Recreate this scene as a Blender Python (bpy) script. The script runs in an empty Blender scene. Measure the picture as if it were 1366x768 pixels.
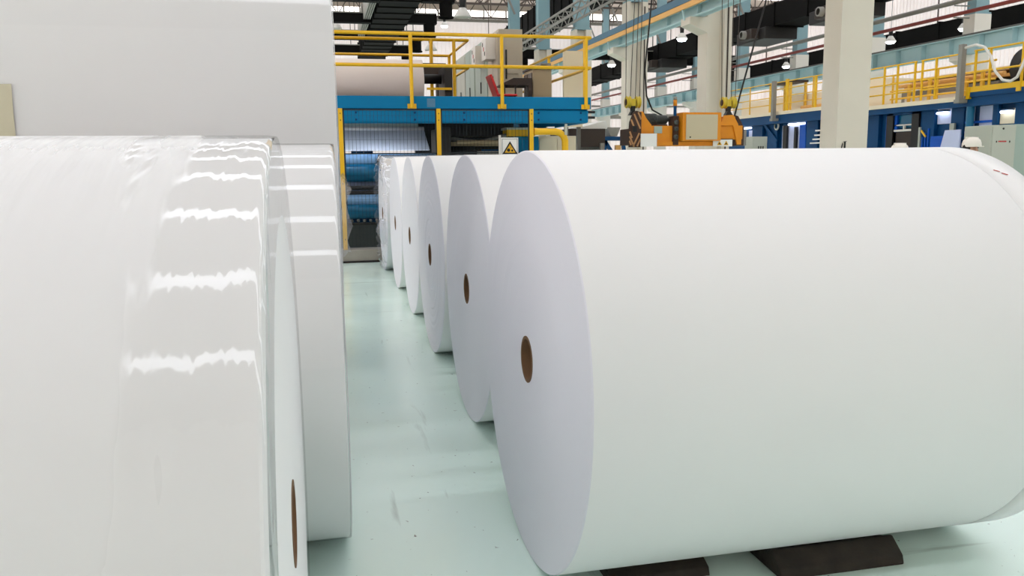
import bpy, math, random
from mathutils import Vector, Matrix
random.seed(7)
C = bpy.context.scene.collection
SC = bpy.context.scene
PI = math.pi

# ------------------------------------------------------------------ camera
cam_d = bpy.data.cameras.new('camera')
cam = bpy.data.objects.new('camera', cam_d)
C.objects.link(cam)
cam_d.sensor_width = 36.0
cam_d.lens = 36.0 * 1103.7 / 1366.0
cam_d.clip_start = 0.05
cam_d.clip_end = 300
PITCH, YAW, ROLL = math.radians(8.608), math.radians(12.964), math.radians(-0.62)
cam.matrix_world = (Matrix.Translation((0, 0, 1.5)) @ Matrix.Rotation(-YAW, 4, 'Z')
                    @ Matrix.Rotation(PI/2 - PITCH, 4, 'X') @ Matrix.Rotation(ROLL, 4, 'Z'))
SC.camera = cam

# ------------------------------------------------------------------ world, exposure
w = bpy.data.worlds.new('hall_daylight')
SC.world = w
w.use_nodes = True
w.node_tree.nodes['Background'].inputs[0].default_value = (0.90, 0.93, 1.0, 1)
w.node_tree.nodes['Background'].inputs[1].default_value = 2.7
SC.view_settings.view_transform = 'Standard'
SC.view_settings.look = 'None'
SC.view_settings.exposure = 0.0
SC.view_settings.gamma = 1.0
SC.cycles.max_bounces = 10
SC.cycles.diffuse_bounces = 5
SC.cycles.transparent_max_bounces = 16
SC.cycles.sample_clamp_indirect = 6.0
SC.cycles.use_denoising = True
SKY_STRENGTH = 5.9          # daylight through the rooflight strips

# ------------------------------------------------------------------ materials
def lin(c):
    def f(u):
        u /= 255.0
        return u/12.92 if u <= 0.04045 else ((u+0.055)/1.055)**2.7
    return (f(c[0]), f(c[1]), f(c[2]), 1.0)

MATS = {}
def mat(name, col, rough=0.5, metal=0.0, var=0.08, vscale=3.0, bump=0.0, bscale=60.0, stretch=(1, 1, 1), coat=0.0, spec=0.5):
    m = bpy.data.materials.new(name)
    m.use_nodes = True
    nt = m.node_tree
    b = nt.nodes['Principled BSDF']
    tc = nt.nodes.new('ShaderNodeTexCoord')
    mp = nt.nodes.new('ShaderNodeMapping')
    mp.inputs['Scale'].default_value = stretch
    nt.links.new(tc.outputs['Object'], mp.inputs['Vector'])
    n = nt.nodes.new('ShaderNodeTexNoise')
    n.inputs['Scale'].default_value = vscale
    n.inputs['Detail'].default_value = 6
    nt.links.new(mp.outputs[0], n.inputs['Vector'])
    mix = nt.nodes.new('ShaderNodeMix')
    mix.data_type = 'RGBA'
    c = lin(col)
    mix.inputs[6].default_value = tuple(min(1, x*(1-var)) for x in c[:3]) + (1,)
    mix.inputs[7].default_value = tuple(min(1, x*(1+var)) for x in c[:3]) + (1,)
    nt.links.new(n.outputs['Fac'], mix.inputs[0])
    nt.links.new(mix.outputs[2], b.inputs['Base Color'])
    b.inputs['Roughness'].default_value = rough
    b.inputs['Metallic'].default_value = metal
    b.inputs['Specular IOR Level'].default_value = spec
    b.inputs['Coat Weight'].default_value = coat
    if bump:
        n2 = nt.nodes.new('ShaderNodeTexNoise')
        n2.inputs['Scale'].default_value = bscale
        nt.links.new(mp.outputs[0], n2.inputs['Vector'])
        bp = nt.nodes.new('ShaderNodeBump')
        bp.inputs['Strength'].default_value = bump
        bp.inputs['Distance'].default_value = 0.01
        nt.links.new(n2.outputs['Fac'], bp.inputs['Height'])
        nt.links.new(bp.outputs[0], b.inputs['Normal'])
    MATS[name] = m
    return m

def emis(name, col, s):
    m = bpy.data.materials.new(name)
    m.use_nodes = True
    b = m.node_tree.nodes['Principled BSDF']
    b.inputs['Base Color'].default_value = lin(col)
    b.inputs['Emission Color'].default_value = lin(col)
    b.inputs['Emission Strength'].default_value = s
    MATS[name] = m
    return m

mat('paper', (240, 240, 240), 0.62, var=0.012, vscale=1.5, bump=0.02, bscale=8)
mat('paper_old', (246, 234, 228), 0.6, var=0.02)
mat('paper_edge', (232, 231, 238), 0.7, var=0.02, vscale=2.0, bump=0.03, bscale=40)
mat('core_board', (122, 92, 64), 0.85, var=0.2, vscale=30)
mat('kraft_label', (212, 206, 182), 0.7, var=0.04)
mat('concrete', (222, 214, 200), 0.8, var=0.06, vscale=1.2, bump=0.06, bscale=20)
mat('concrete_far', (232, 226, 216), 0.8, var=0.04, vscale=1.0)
mat('curb_concrete', (165, 160, 150), 0.85, var=0.15, vscale=5, bump=0.1)
mat('blue_deck', (0, 130, 176), 0.6, var=0.08, vscale=2.5, bump=0.02, spec=0.2)
mat('faded_blue', (96, 140, 168), 0.7, var=0.2, vscale=20)
mat('blue_dark', (2, 78, 124), 0.5, var=0.15, vscale=2.0, spec=0.25)
mat('blue_bright', (10, 96, 190), 0.45, var=0.12, spec=0.3)
mat('teal_roller', (0, 112, 148), 0.3, var=0.08)
mat('sky_steel', (192, 220, 224), 0.5, var=0.06, vscale=1.5)
mat('steel_blue', (140, 170, 176), 0.5, var=0.08, vscale=1.5)
mat('crane_blue', (84, 122, 142), 0.5, var=0.06)
mat('yellow', (238, 190, 22), 0.38, var=0.07, vscale=4)
mat('yellow_pale', (240, 196, 70), 0.42, var=0.07, vscale=4)
mat('orange', (226, 148, 8), 0.5, var=0.12, vscale=5, bump=0.03)
mat('orange_pale', (232, 182, 110), 0.5, var=0.05)
mat('rust_dark', (70, 42, 26), 0.6, var=0.25, vscale=8)
mat('tan_stripe', (186, 140, 96), 0.6, var=0.15, vscale=8)
mat('duct_black', (22, 20, 18), 0.8, var=0.25, vscale=1.5, spec=0.12)
mat('duct_grey', (150, 146, 138), 0.5, var=0.15, vscale=2)
mat('dark', (38, 34, 32), 0.55, var=0.25, vscale=3)
mat('brown_dark', (62, 48, 40), 0.6, var=0.2)
mat('grey_metal', (120, 120, 116), 0.4, metal=0.4, var=0.1)
mat('pipe_grey', (150, 146, 138), 0.5, var=0.1)
mat('pipe_red', (150, 66, 56), 0.5, var=0.1)
mat('cabinet_grey', (188, 190, 178), 0.5, var=0.05)
mat('cabinet_warm', (196, 188, 174), 0.5, var=0.05)
mat('cabinet_green', (168, 182, 172), 0.5, var=0.05)
mat('beige', (176, 158, 128), 0.55, var=0.06)
mat('panel_beige', (200, 188, 160), 0.55, var=0.04)
mat('web_white', (232, 236, 242), 0.5, var=0.03)
mat('wall_white', (238, 230, 224), 0.7, var=0.03, vscale=0.6)
mat('roof_sheet', (205, 192, 182), 0.7, var=0.06, vscale=0.6)
mat('truss_brown', (96, 84, 76), 0.6, var=0.15)
mat('cream', (240, 226, 200), 0.6, var=0.03)
mat('red', (200, 26, 34), 0.4, var=0.08)
mat('white_plate', (236, 234, 230), 0.5, var=0.02)
mat('black_paint', (22, 20, 18), 0.5, var=0.1)
mat('sign_yellow', (226, 178, 40), 0.45, var=0.04)
mat('lavender_panel', (205, 210, 236), 0.5, var=0.04)
mat('web_blue', (150, 190, 226), 0.35, var=0.06)
mat('wire', (40, 52, 58), 0.5, var=0.1)
mat('rope', (70, 62, 54), 0.6, var=0.1)
mat('motor', (74, 78, 76), 0.5, var=0.2, vscale=8)
mat('pulley', (214, 190, 60), 0.45, var=0.12)
mat('shade_white', (225, 220, 212), 0.4, var=0.03)
mat('rubber_wood', (56, 48, 41), 0.75, var=0.85, vscale=16, bump=0.5, bscale=30)
mat('skin', (205, 160, 135), 0.55, var=0.05)
mat('workwear', (92, 108, 128), 0.8, var=0.1)
mat('hat_white', (238, 232, 222), 0.35, var=0.02)
mat('hair', (30, 24, 20), 0.6, var=0.1)
mat('glass_dark', (86, 72, 66), 0.25, var=0.1)
emis('rooflight', (245, 246, 254), SKY_STRENGTH)
emis('clerestory_glass', (255, 250, 245), 3.0)
emis('tube_lamp', (235, 242, 255), 5.0)
emis('added_web_light', (235, 242, 255), 40.0)  # glow of the lamps added to light the paper web
emis('bulb', (240, 250, 255), 14.0)

# floor: pale turquoise epoxy, glossy, scuffed
def floor_mat():
    m = mat('epoxy_floor', (230, 249, 241), 0.16, var=0.04, vscale=0.8, spec=0.5)
    nt = m.node_tree
    b = nt.nodes['Principled BSDF']
    base = b.inputs['Base Color'].links[0].from_socket
    tc = nt.nodes.new('ShaderNodeTexCoord')
    def layer(scale, vs, lo, hi, col, prev, detail=8, amount=1.0):
        mp = nt.nodes.new('ShaderNodeMapping')
        mp.inputs['Scale'].default_value = vs
        mp.inputs['Rotation'].default_value = (0, 0, 0.5*vs[0])
        nt.links.new(tc.outputs['Object'], mp.inputs['Vector'])
        n = nt.nodes.new('ShaderNodeTexNoise')
        n.inputs['Scale'].default_value = scale
        n.inputs['Detail'].default_value = detail
        n.inputs['Distortion'].default_value = 0.6
        nt.links.new(mp.outputs[0], n.inputs['Vector'])
        r = nt.nodes.new('ShaderNodeMapRange')
        r.inputs[1].default_value = lo
        r.inputs[2].default_value = hi
        r.inputs[4].default_value = amount
        nt.links.new(n.outputs['Fac'], r.inputs[0])
        x = nt.nodes.new('ShaderNodeMix')
        x.data_type = 'RGBA'
        x.inputs[7].default_value = lin(col)
        nt.links.new(r.outputs[0], x.inputs[0])
        nt.links.new(prev, x.inputs[6])
        return x.outputs[2]
    o = layer(2.2, (1, 0.5, 1), 0.56, 0.85, (192, 226, 214), base, amount=0.3)
    o = layer(7, (1.0, 0.10, 1), 0.645, 0.72, (120, 138, 126), o, amount=0.45)
    o = layer(6, (0.12, 1.2, 1), 0.655, 0.72, (126, 142, 128), o, amount=0.4)
    o = layer(38, (1, 1, 1), 0.735, 0.77, (80, 80, 70), o, 2, amount=0.8)
    nt.links.new(o, b.inputs['Base Color'])
    n = nt.nodes.new('ShaderNodeTexNoise')
    n.inputs['Scale'].default_value = 1.6
    nt.links.new(tc.outputs['Object'], n.inputs['Vector'])
    r = nt.nodes.new('ShaderNodeMapRange')
    r.inputs[3].default_value = 0.10
    r.inputs[4].default_value = 0.30
    nt.links.new(n.outputs['Fac'], r.inputs[0])
    nt.links.new(r.outputs[0], b.inputs['Roughness'])
floor_mat()

# thin white wall sheets; translucency added so sky light brightens walls and hall
def siding_mat(name, tr):
    m = mat(name, (240, 231, 225), 0.7, var=0.03, vscale=0.6)
    nt = m.node_tree
    b = nt.nodes['Principled BSDF']
    out = nt.nodes['Material Output']
    t = nt.nodes.new('ShaderNodeBsdfTranslucent')
    x = nt.nodes.new('ShaderNodeMixShader')
    x.inputs[0].default_value = tr
    nt.links.new(b.inputs['Base Color'].links[0].from_socket, t.inputs[0])
    nt.links.new(b.outputs[0], x.inputs[1])
    nt.links.new(t.outputs[0], x.inputs[2])
    nt.links.new(x.outputs[0], out.inputs[0])
siding_mat('siding', 0.5)
siding_mat('siding_dense', 0.2)

# clear stretch film: mostly see-through, mirror-like streaks, circumferential creases
def film_mat(name, tint, bump, scale, stretch, base_gloss, haze=None):
    m = bpy.data.materials.new(name)
    m.use_nodes = True
    nt = m.node_tree
    for n in list(nt.nodes):
        nt.nodes.remove(n)
    out = nt.nodes.new('ShaderNodeOutputMaterial')
    tr = nt.nodes.new('ShaderNodeBsdfTransparent')
    tr.inputs[0].default_value = tint
    gl = nt.nodes.new('ShaderNodeBsdfGlossy')
    gl.inputs['Roughness'].default_value = 0.06
    fr = nt.nodes.new('ShaderNodeFresnel')
    ge = nt.nodes.new('ShaderNodeNewGeometry')
    ior = nt.nodes.new('ShaderNodeMapRange')      # same reflectance from both sides of the thin film
    ior.inputs[3].default_value = 1.45
    ior.inputs[4].default_value = 1/1.45
    nt.links.new(ge.outputs['Backfacing'], ior.inputs[0])
    nt.links.new(ior.outputs[0], fr.inputs['IOR'])
    ma = nt.nodes.new('ShaderNodeMath')
    ma.operation = 'ADD'
    ma.use_clamp = True
    ma.inputs[1].default_value = base_gloss
    mx = nt.nodes.new('ShaderNodeMixShader')
    tc = nt.nodes.new('ShaderNodeTexCoord')
    mp = nt.nodes.new('ShaderNodeMapping')
    mp.inputs['Scale'].default_value = stretch
    no = nt.nodes.new('ShaderNodeTexNoise')
    no.inputs['Scale'].default_value = scale
    no.inputs['Detail'].default_value = 3
    bp = nt.nodes.new('ShaderNodeBump')
    bp.inputs['Strength'].default_value = bump
    bp.inputs['Distance'].default_value = 0.01
    nt.links.new(tc.outputs['Object'], mp.inputs[0])
    nt.links.new(mp.outputs[0], no.inputs['Vector'])
    nt.links.new(no.outputs['Fac'], bp.inputs['Height'])
    nt.links.new(bp.outputs[0], gl.inputs['Normal'])
    nt.links.new(bp.outputs[0], fr.inputs['Normal'])
    nt.links.new(fr.outputs[0], ma.inputs[0])
    if haze:                                       # film pulled tight and glossy near the end, hazy further in
        se = nt.nodes.new('ShaderNodeSeparateXYZ')
        nt.links.new(tc.outputs['Object'], se.inputs[0])
        wob = nt.nodes.new('ShaderNodeMath')
        wob.operation = 'MULTIPLY_ADD'
        wob.inputs[1].default_value = 0.5
        nt.links.new(no.outputs['Fac'], wob.inputs[0])
        nt.links.new(se.outputs['X'], wob.inputs[2])
        rg = nt.nodes.new('ShaderNodeMapRange')
        rg.interpolation_type = 'SMOOTHSTEP'
        rg.inputs[1].default_value = haze[0] + 0.25
        rg.inputs[2].default_value = haze[1] + 0.25
        rg.inputs[3].default_value = 0.6
        rg.inputs[4].default_value = 0.05
        nt.links.new(wob.outputs[0], rg.inputs[0])
        nt.links.new(rg.outputs[0], gl.inputs['Roughness'])
    nt.links.new(ma.outputs[0], mx.inputs[0])
    nt.links.new(tr.outputs[0], mx.inputs[1])
    nt.links.new(gl.outputs[0], mx.inputs[2])
    nt.links.new(mx.outputs[0], out.inputs[0])
    MATS[name] = m
film_mat('film', (0.985, 0.985, 0.985, 1), 0.75, 3.0, (7, 0.9, 0.9), 0.02, haze=(0.64, 0.80))
film_mat('film_smooth', (0.985, 0.985, 0.985, 1), 0.06, 2.5, (3, 0.6, 0.6), 0.02)
film_mat('film_loose', (0.90, 0.91, 0.93, 1), 0.9, 9.0, (1, 1, 1), 0.10)

# ------------------------------------------------------------------ mesh builder
LOC = {}
class MB:
    def __init__(s):
        s.v, s.f, s.sm, s.mi = [], [], [], []
    def add(s, vs, fs, smooth=False, mi=0):
        o = len(s.v)
        s.v += [tuple(p) for p in vs]
        for f in fs:
            s.f.append(tuple(i+o for i in f))
            s.sm.append(smooth)
            s.mi.append(mi)
        return s
    def box(s, x0, x1, y0, y1, z0, z1, mi=0):
        return s.add([(x0, y0, z0), (x1, y0, z0), (x1, y1, z0), (x0, y1, z0), (x0, y0, z1), (x1, y0, z1), (x1, y1, z1), (x0, y1, z1)],
                     [(0, 3, 2, 1), (4, 5, 6, 7), (0, 1, 5, 4), (1, 2, 6, 5), (2, 3, 7, 6), (3, 0, 4, 7)], mi=mi)
    def bar(s, p0, p1, w, h, mi=0):
        p0, p1 = Vector(p0), Vector(p1)
        d = (p1-p0).normalized()
        up = Vector((0, 0, 1)) if abs(d.z) < 0.95 else Vector((0, 1, 0))
        a = d.cross(up).normalized()*w/2
        b = a.cross(d).normalized()*h/2
        vs = [p+q for p in (p0, p1) for q in (-a-b, a-b, a+b, -a+b)]
        return s.add(vs, [(3, 2, 1, 0), (4, 5, 6, 7), (0, 1, 5, 4), (1, 2, 6, 5), (2, 3, 7, 6), (3, 0, 4, 7)], mi=mi)
    def tube(s, pts, r, n=8, caps=True, mi=0):
        pts = [Vector(p) for p in pts]
        rs = r if isinstance(r, (list, tuple)) else [r]*len(pts)
        vs, fs = [], []
        d = (pts[1]-pts[0]).normalized()
        a = d.orthogonal().normalized()
        for i, p in enumerate(pts):
            t = ((pts[min(i+1, len(pts)-1)]-p).normalized() + (p-pts[max(i-1, 0)]).normalized())
            t = t.normalized() if t.length > 1e-6 else d
            a = (a - t*a.dot(t)).normalized()
            b = t.cross(a)
            vs += [p + (a*math.cos(2*PI*k/n) + b*math.sin(2*PI*k/n))*rs[i] for k in range(n)]
        for i in range(len(pts)-1):
            fs += [(i*n+k, i*n+(k+1) % n, (i+1)*n+(k+1) % n, (i+1)*n+k) for k in range(n)]
        s.add(vs, fs, True, mi)
        if caps:
            s.add(vs[:n], [tuple(range(n))[::-1]], mi=mi)
            s.add(vs[-n:], [tuple(range(n))], mi=mi)
        return s
    def lathe(s, prof, c, axis='X', n=96, smooth=None, mis=None, loop=False):
        # prof: [(along, radius)], c: the two other coordinates of the axis
        vs, fs = [], []
        for a, r in prof:
            for k in range(n):
                u, v = r*math.cos(2*PI*k/n), r*math.sin(2*PI*k/n)
                vs.append((a, c[0]+u, c[1]+v) if axis == 'X' else (c[0]+u, a, c[1]+v) if axis == 'Y' else (c[0]+u, c[1]+v, a))
        m = len(prof)
        o = len(s.v)
        s.v += vs
        for i in range(m if loop else m-1):
            j = (i+1) % m
            for k in range(n):
                q = (i*n+k, i*n+(k+1) % n, j*n+(k+1) % n, j*n+k)
                s.f.append(tuple(x+o for x in (q if axis != 'Y' else q[::-1])))
                s.sm.append(smooth[i] if smooth else True)
                s.mi.append(mis[i] if mis else 0)
        return s
    def prism(s, poly, axis, a0, a1, mi=0):
        def P(u, v, a):
            return (a, u, v) if axis == 'X' else (u, a, v) if axis == 'Y' else (u, v, a)
        n = len(poly)
        vs = [P(u, v, a0) for u, v in poly] + [P(u, v, a1) for u, v in poly]
        return s.add(vs, [tuple(range(n))[::-1], tuple(range(n, 2*n))] + [(i, (i+1) % n, n+(i+1) % n, n+i) for i in range(n)], mi=mi)
    def build(s, name, m, parent=None, label=None, cat=None, group=None, kind=None, bevel=0):
        me = bpy.data.meshes.new(name)
        if parent is None:
            xs, ys, zs = zip(*s.v)
            loc = Vector(((min(xs)+max(xs))/2, (min(ys)+max(ys))/2, min(zs)))
        else:
            loc = LOC[parent.name]
        me.from_pydata([tuple(Vector(p)-loc) for p in s.v], [], s.f)
        for x in (m if isinstance(m, (list, tuple)) else [m]):
            me.materials.append(MATS[x])
        me.polygons.foreach_set('use_smooth', s.sm)
        me.polygons.foreach_set('material_index', s.mi)
        me.update()
        import bmesh
        bm = bmesh.new()
        bm.from_mesh(me)
        bmesh.ops.recalc_face_normals(bm, faces=bm.faces)
        bm.to_mesh(me)
        bm.free()
        o = bpy.data.objects.new(name, me)
        C.objects.link(o)
        if parent is None:
            o.location = loc
        else:
            o.parent = parent
        LOC[o.name] = loc
        tag(o, label, cat, group, kind)
        if bevel:
            b = o.modifiers.new('bevel', 'BEVEL')
            b.width = bevel
            b.segments = 2
            b.limit_method = 'ANGLE'
        return o

def tag(o, label=None, cat=None, group=None, kind=None):
    for k, v in (('label', label), ('category', cat), ('group', group), ('kind', kind)):
        if v:
            o[k] = v
def thing(name, label, cat, loc, group=None, kind=None):
    o = bpy.data.objects.new(name, None)
    C.objects.link(o)
    o.location = loc
    o.empty_display_size = 0.2
    LOC[o.name] = Vector(loc)
    tag(o, label, cat, group, kind)
    return o
def dup(root, loc, label=None):
    r = root.copy()
    C.objects.link(r)
    r.location = loc
    LOC[r.name] = Vector(loc)
    if label:
        r['label'] = label
    for ch in root.children:
        c = ch.copy()
        C.objects.link(c)
        c.parent = r
        for g in ch.children:
            d = g.copy()
            C.objects.link(d)
            d.parent = c
    return r

# ------------------------------------------------------------------ the setting
XL, XR, YB, YF, ZR = -26.0, 40.0, -11.0, 70.0, 14.6
MB().box(XL, XR, YB, YF, -0.2, 0).build('floor', 'epoxy_floor', kind='structure')

def corrugated(name, axis, a0, a1, at, z0, z1, m, out, pitch=0.34, depth=0.05, liner=True):
    # standing-seam sheets: a stepped profile extruded upwards
    prof = []
    a = a0
    while a < a1:
        prof += [(a, 0), (a+pitch*0.84, 0), (a+pitch*0.88, depth), (a+pitch*0.96, depth)]
        a += pitch
    prof.append((a1, 0))
    b = MB()
    vs = []
    for z in (z0, z1):
        for (u, d) in prof:
            vs.append((u, at+out*d, z) if axis == 'X' else (at+out*d, u, z))
    n = len(prof)
    b.add(vs, [(i, i+1, n+i+1, n+i) for i in range(n-1)])
    # a flat liner behind, so that the wall has thickness
    if not liner:
        pass
    elif axis == 'X':
        b.box(a0, a1, min(at-out*0.02, at-out*0.2), max(at-out*0.02, at-out*0.2), z0, z1)
    else:
        b.box(min(at-out*0.02, at-out*0.2), max(at-out*0.02, at-out*0.2), a0, a1, z0, z1)
    return b.build(name, m, kind='structure')
far = corrugated('wall_far', 'X', XL, XR, YF, 0, 13.3, 'siding_dense', -1, liner=False)
corrugated('wall_right', 'Y', YB, YF, XR, 0, ZR+0.6, 'siding_dense', -1, liner=False)
corrugated('wall_left', 'Y', YB, YF, XL, 0, ZR+0.6, 'siding', 1, liner=False)
corrugated('wall_back', 'X', XL, XR, YB, 0, ZR+0.6, 'wall_white', 1)
MB().box(XL, XR, YF, YF+0.2, 14.0, ZR+0.6).build('trim_1', 'roof_sheet', kind='structure')
MB().box(XL, XR, YF-0.12, YF, 13.05, 13.3).build('trim_2', 'pipe_grey', kind='structure')
win = MB().box(XL, XR, YF+0.06, YF+0.1, 13.3, 14.0).build('window_1', 'clerestory_glass', kind='structure')
fr = MB()
x = XL
while x < XR:
    fr.box(x, x+0.12, YF, YF+0.06, 13.3, 14.0)
    x += 1.9
fr.build('window_frame', 'pipe_grey', win)
tr = MB()
tr.box(XL, XR, YF-0.1, YF, 6.2, 6.35).box(XL, XR, YF-0.1, YF, 5.2, 5.6)
tr.build('trim_3', 'duct_grey', kind='structure')

# roof: sheets between rooflight strips
ROWS = [15.1 + 5.8*k for k in range(-5, 10)]
SW = 0.45
edges = [YB]
roof = MB()
strips = []
for y in ROWS:
    c = y + 2.9
    if c + SW < YF-0.5 and c - SW > YB:
        strips.append(c)
y0 = YB
for c in strips:
    roof.box(XL, XR, y0, c-SW, ZR, ZR+0.12)
    y0 = c+SW
roof.box(XL, XR, y0, YF, ZR, ZR+0.12)
roof.build('ceiling', 'roof_sheet', kind='structure')
for i, c in enumerate(strips):
    MB().box(XL+0.5, XR-0.5, c-SW, c+SW, ZR+0.02, ZR+0.06).build('window_%d' % (i+2), 'rooflight', kind='structure')
# purlins and trusses (the far ones are in view)
for i, y in enumerate([r for r in ROWS if r > 36]):
    t = thing('roof_truss', 'brown steel roof truss spanning under the roof, number %s from the far wall' % (['six', 'five', 'four', 'three', 'two', 'one'][min(i, 5)]), 'truss', (14, y, 12.9), 'steel roof trusses')
    MB().bar((XL, y, 12.95), (XR, y, 12.95), 0.14, 0.14).build('bottom_chord', 'truss_brown', t)
    MB().bar((XL, y, 14.45), (XR, y, 14.45), 0.14, 0.14).build('top_chord', 'truss_brown', t)
    wb = MB()
    x = XL
    while x < XR-0.5:
        wb.bar((x, y, 12.95), (x+1.0, y, 14.45), 0.07, 0.07).bar((x+1.0, y, 14.45), (x+2.0, y, 12.95), 0.07, 0.07)
        wb.bar((x, y, 12.95), (x, y, 14.45), 0.06, 0.06)
        x += 2.0
    wb.build('web_members', 'truss_brown', t)
for x in range(-10, 40, 3):
    MB().box(x, x+0.08, 36, YF, 14.46, 14.6).build('roof_purlin', 'truss_brown', kind='structure')

# ------------------------------------------------------------------ paper rolls
def roll_body(T, X, Y, R, L, core, m_side, m_face, seed, rings=10, amp=0.0012):
    rnd = random.Random(seed)
    rr = [core + (R-0.006-core)*((k+1)/(rings+1)) + rnd.uniform(-0.012, 0.012) for k in range(rings)]
    off = [rnd.uniform(-amp, amp) for _ in rr]
    prof = [(X, core)] + [(X+o, r) for r, o in zip(rr, off)] + [(X, R-0.004), (X+0.004, R), (X+L-0.004, R), (X+L, R-0.004)]
    prof += [(X+L-o, r) for r, o in reversed(list(zip(rr, off)))] + [(X+L, core)]
    n = len(prof)
    k = rings+1
    mis = [1]*k + [1, 0, 1] + [1]*k
    sm = [False]*k + [False, True, False] + [False]*k
    b = MB().lathe(prof, (Y, R), 'X', 160, sm, mis)
    o = b.build('paper_body', [m_side, m_face], T)
    MB().lathe([(X-0.002, core-0.012), (X-0.002, core), (X+L+0.002, core), (X+L+0.002, core-0.012)], (Y, R), 'X', 48,
               [False, True, False, True], loop=True).build('core_tube', 'core_board', T)
    return o

def paper_roll(label, X, Y, R, L, group=None, m_side='paper', seed=1, core=0.088, rings=10, amp=0.0012):
    T = thing('paper_roll', label, 'paper roll', (X+L/2, Y, 0), group)
    roll_body(T, X, Y, R, L, core, m_side, 'paper_edge', seed, rings, amp)
    return T

GR = 'bare paper rolls lined up right of the aisle'
row = [(0.7306, 2.938, 0.7713, 1.77, 'huge bare white paper roll in the right foreground, nearest of its row'),
       (0.8157, 4.730, 0.7736, 1.77, 'second bare white paper roll right of the aisle, behind the foreground one'),
       (0.8403, 6.562, 0.7804, 1.77, 'third bare white paper roll right of the aisle, its end marked by faint rings'),
       (0.8686, 8.341, 0.7850, 1.77, 'fourth bare white paper roll right of the aisle'),
       (0.8864, 10.154, 0.7911, 1.77, 'fifth bare white paper roll right of the aisle, in front of the film-wrapped one')]
rolls = []
for i, (X, Y, R, L, lab) in enumerate(row):
    rolls.append(paper_roll(lab, X, Y, R, L, GR, seed=i+3, rings=22 if i == 2 else 10, amp=0.0026 if i == 2 else 0.0012))
# loose outer ply, red mark on the foreground roll's right end
o = MB().lathe([(2.36, 0.7714), (2.36, 0.7725), (2.4985, 0.7725), (2.4985, 0.7714)], (2.938, 0.7713), 'X', 160, [False, True, False, True], loop=True)
o.build('outer_ply', 'paper', rolls[0])
mk = MB()
a = math.radians(118)
for k in range(2):
    aa = a + 0.03*k
    p = Vector((2.40+0.018*k, 2.938+0.7745*math.cos(aa), 0.7713+0.7745*math.sin(aa)))
    q = Vector((2.418+0.018*k, 2.938+0.7745*math.cos(aa+0.015), 0.7713+0.7745*math.sin(aa+0.015)))
    mk.bar(p, q, 0.005, 0.002)
mk.build('red_mark', 'red', rolls[0])
# film-wrapped sixth roll
T6 = paper_roll('film-wrapped white paper roll at the far end of the right row, by the fence', 0.875, 12.03, 0.805, 1.77, seed=11)
def loose_film(T, X0, X1, Y, R, r, seed, n=120, amp=0.012):
    rnd = random.Random(seed)
    b = MB()
    xs = [X0-0.05, X0-0.012, X0+0.05] + [X0+0.05+(X1-X0-0.1)*k/6 for k in range(1, 7)] + [X1-0.02]
    vs, fs = [], []
    for i, x in enumerate(xs):
        for k in range(n):
            q = r + rnd.uniform(-0.2, 1)*amp*(2.2 if i < 2 else 1)
            if i == 0:
                q -= 0.05 + rnd.uniform(0, 0.06)
            t = 2*PI*k/n
            z = R + q*math.sin(t)
            vs.append((x + (rnd.uniform(-0.03, 0.03) if i < 2 else 0), Y+q*math.cos(t), max(0.003, z)))
    for i in range(len(xs)-1):
        fs += [(i*n+k, i*n+(k+1) % n, (i+1)*n+(k+1) % n, (i+1)*n+k) for k in range(n)]
    b.add(vs, fs, True)
    return b.build('film_wrap', 'film_loose', T)
loose_film(T6, 0.875, 2.645, 12.03, 0.805, 0.812, 5)
MB().tube([(0.85, 11.5, 0.75), (0.82, 11.46, 0.62), (0.85, 11.5, 0.5), (0.83, 11.55, 0.4)], [0.05, 0.09, 0.07, 0.02], 9).build('torn_film', 'film_loose', T6)
# roll of a second row, beyond the foreground roll's right end
paper_roll('white paper roll showing its rounded right edge behind the foreground roll', 2.78, 4.78, 0.785, 1.10, seed=21)

# left side
def film_roll(label, X, Y, R, L, fm, seed, overlap=0.19, side='paper', rings=10):
    T = thing('film_wrapped_paper_roll', label, 'paper roll', (X+L/2, Y, 0))
    roll_body(T, X, Y, R, L, 0.088, side, 'paper', seed, rings)
    ri = R*(1-overlap)
    MB().lathe([(X-0.006, ri), (X-0.006, R+0.004), (X+0.01, R+0.006), (X+L-0.01, R+0.006), (X+L+0.006, R+0.004), (X+L+0.006, ri)], (Y, R), 'X', 160,
               [False, True, True, True, False]).build('film_wrap', fm, T)
    return T
T1 = film_roll('film-wrapped white paper roll in the left foreground with creased glossy film', -0.0805-1.77, 1.665, 0.775, 1.77, 'film', 31)
T2 = film_roll('film-wrapped white paper roll standing behind the left foreground roll', 0.056-1.77, 3.43, 0.789, 1.77, 'film_smooth', 32)
T3 = film_roll('oversized film-wrapped white reel towering behind the left rolls', 0.10-2.7, 5.98, 1.7, 2.7, 'film_smooth', 33, 0.1)
# pale label on the big reel
lb = MB()
vs, n = [], 8
for k in range(n+1):
    t = math.radians(174+14*k/n)
    for x in (-1.75, -1.345):
        vs.append((x, 5.98+1.709*math.cos(t), 1.7+1.709*math.sin(t)))
lb.add(vs, [(2*k, 2*k+1, 2*k+3, 2*k+2) for k in range(n)], True)
lb.build('paper_label', 'kraft_label', T3)
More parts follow.
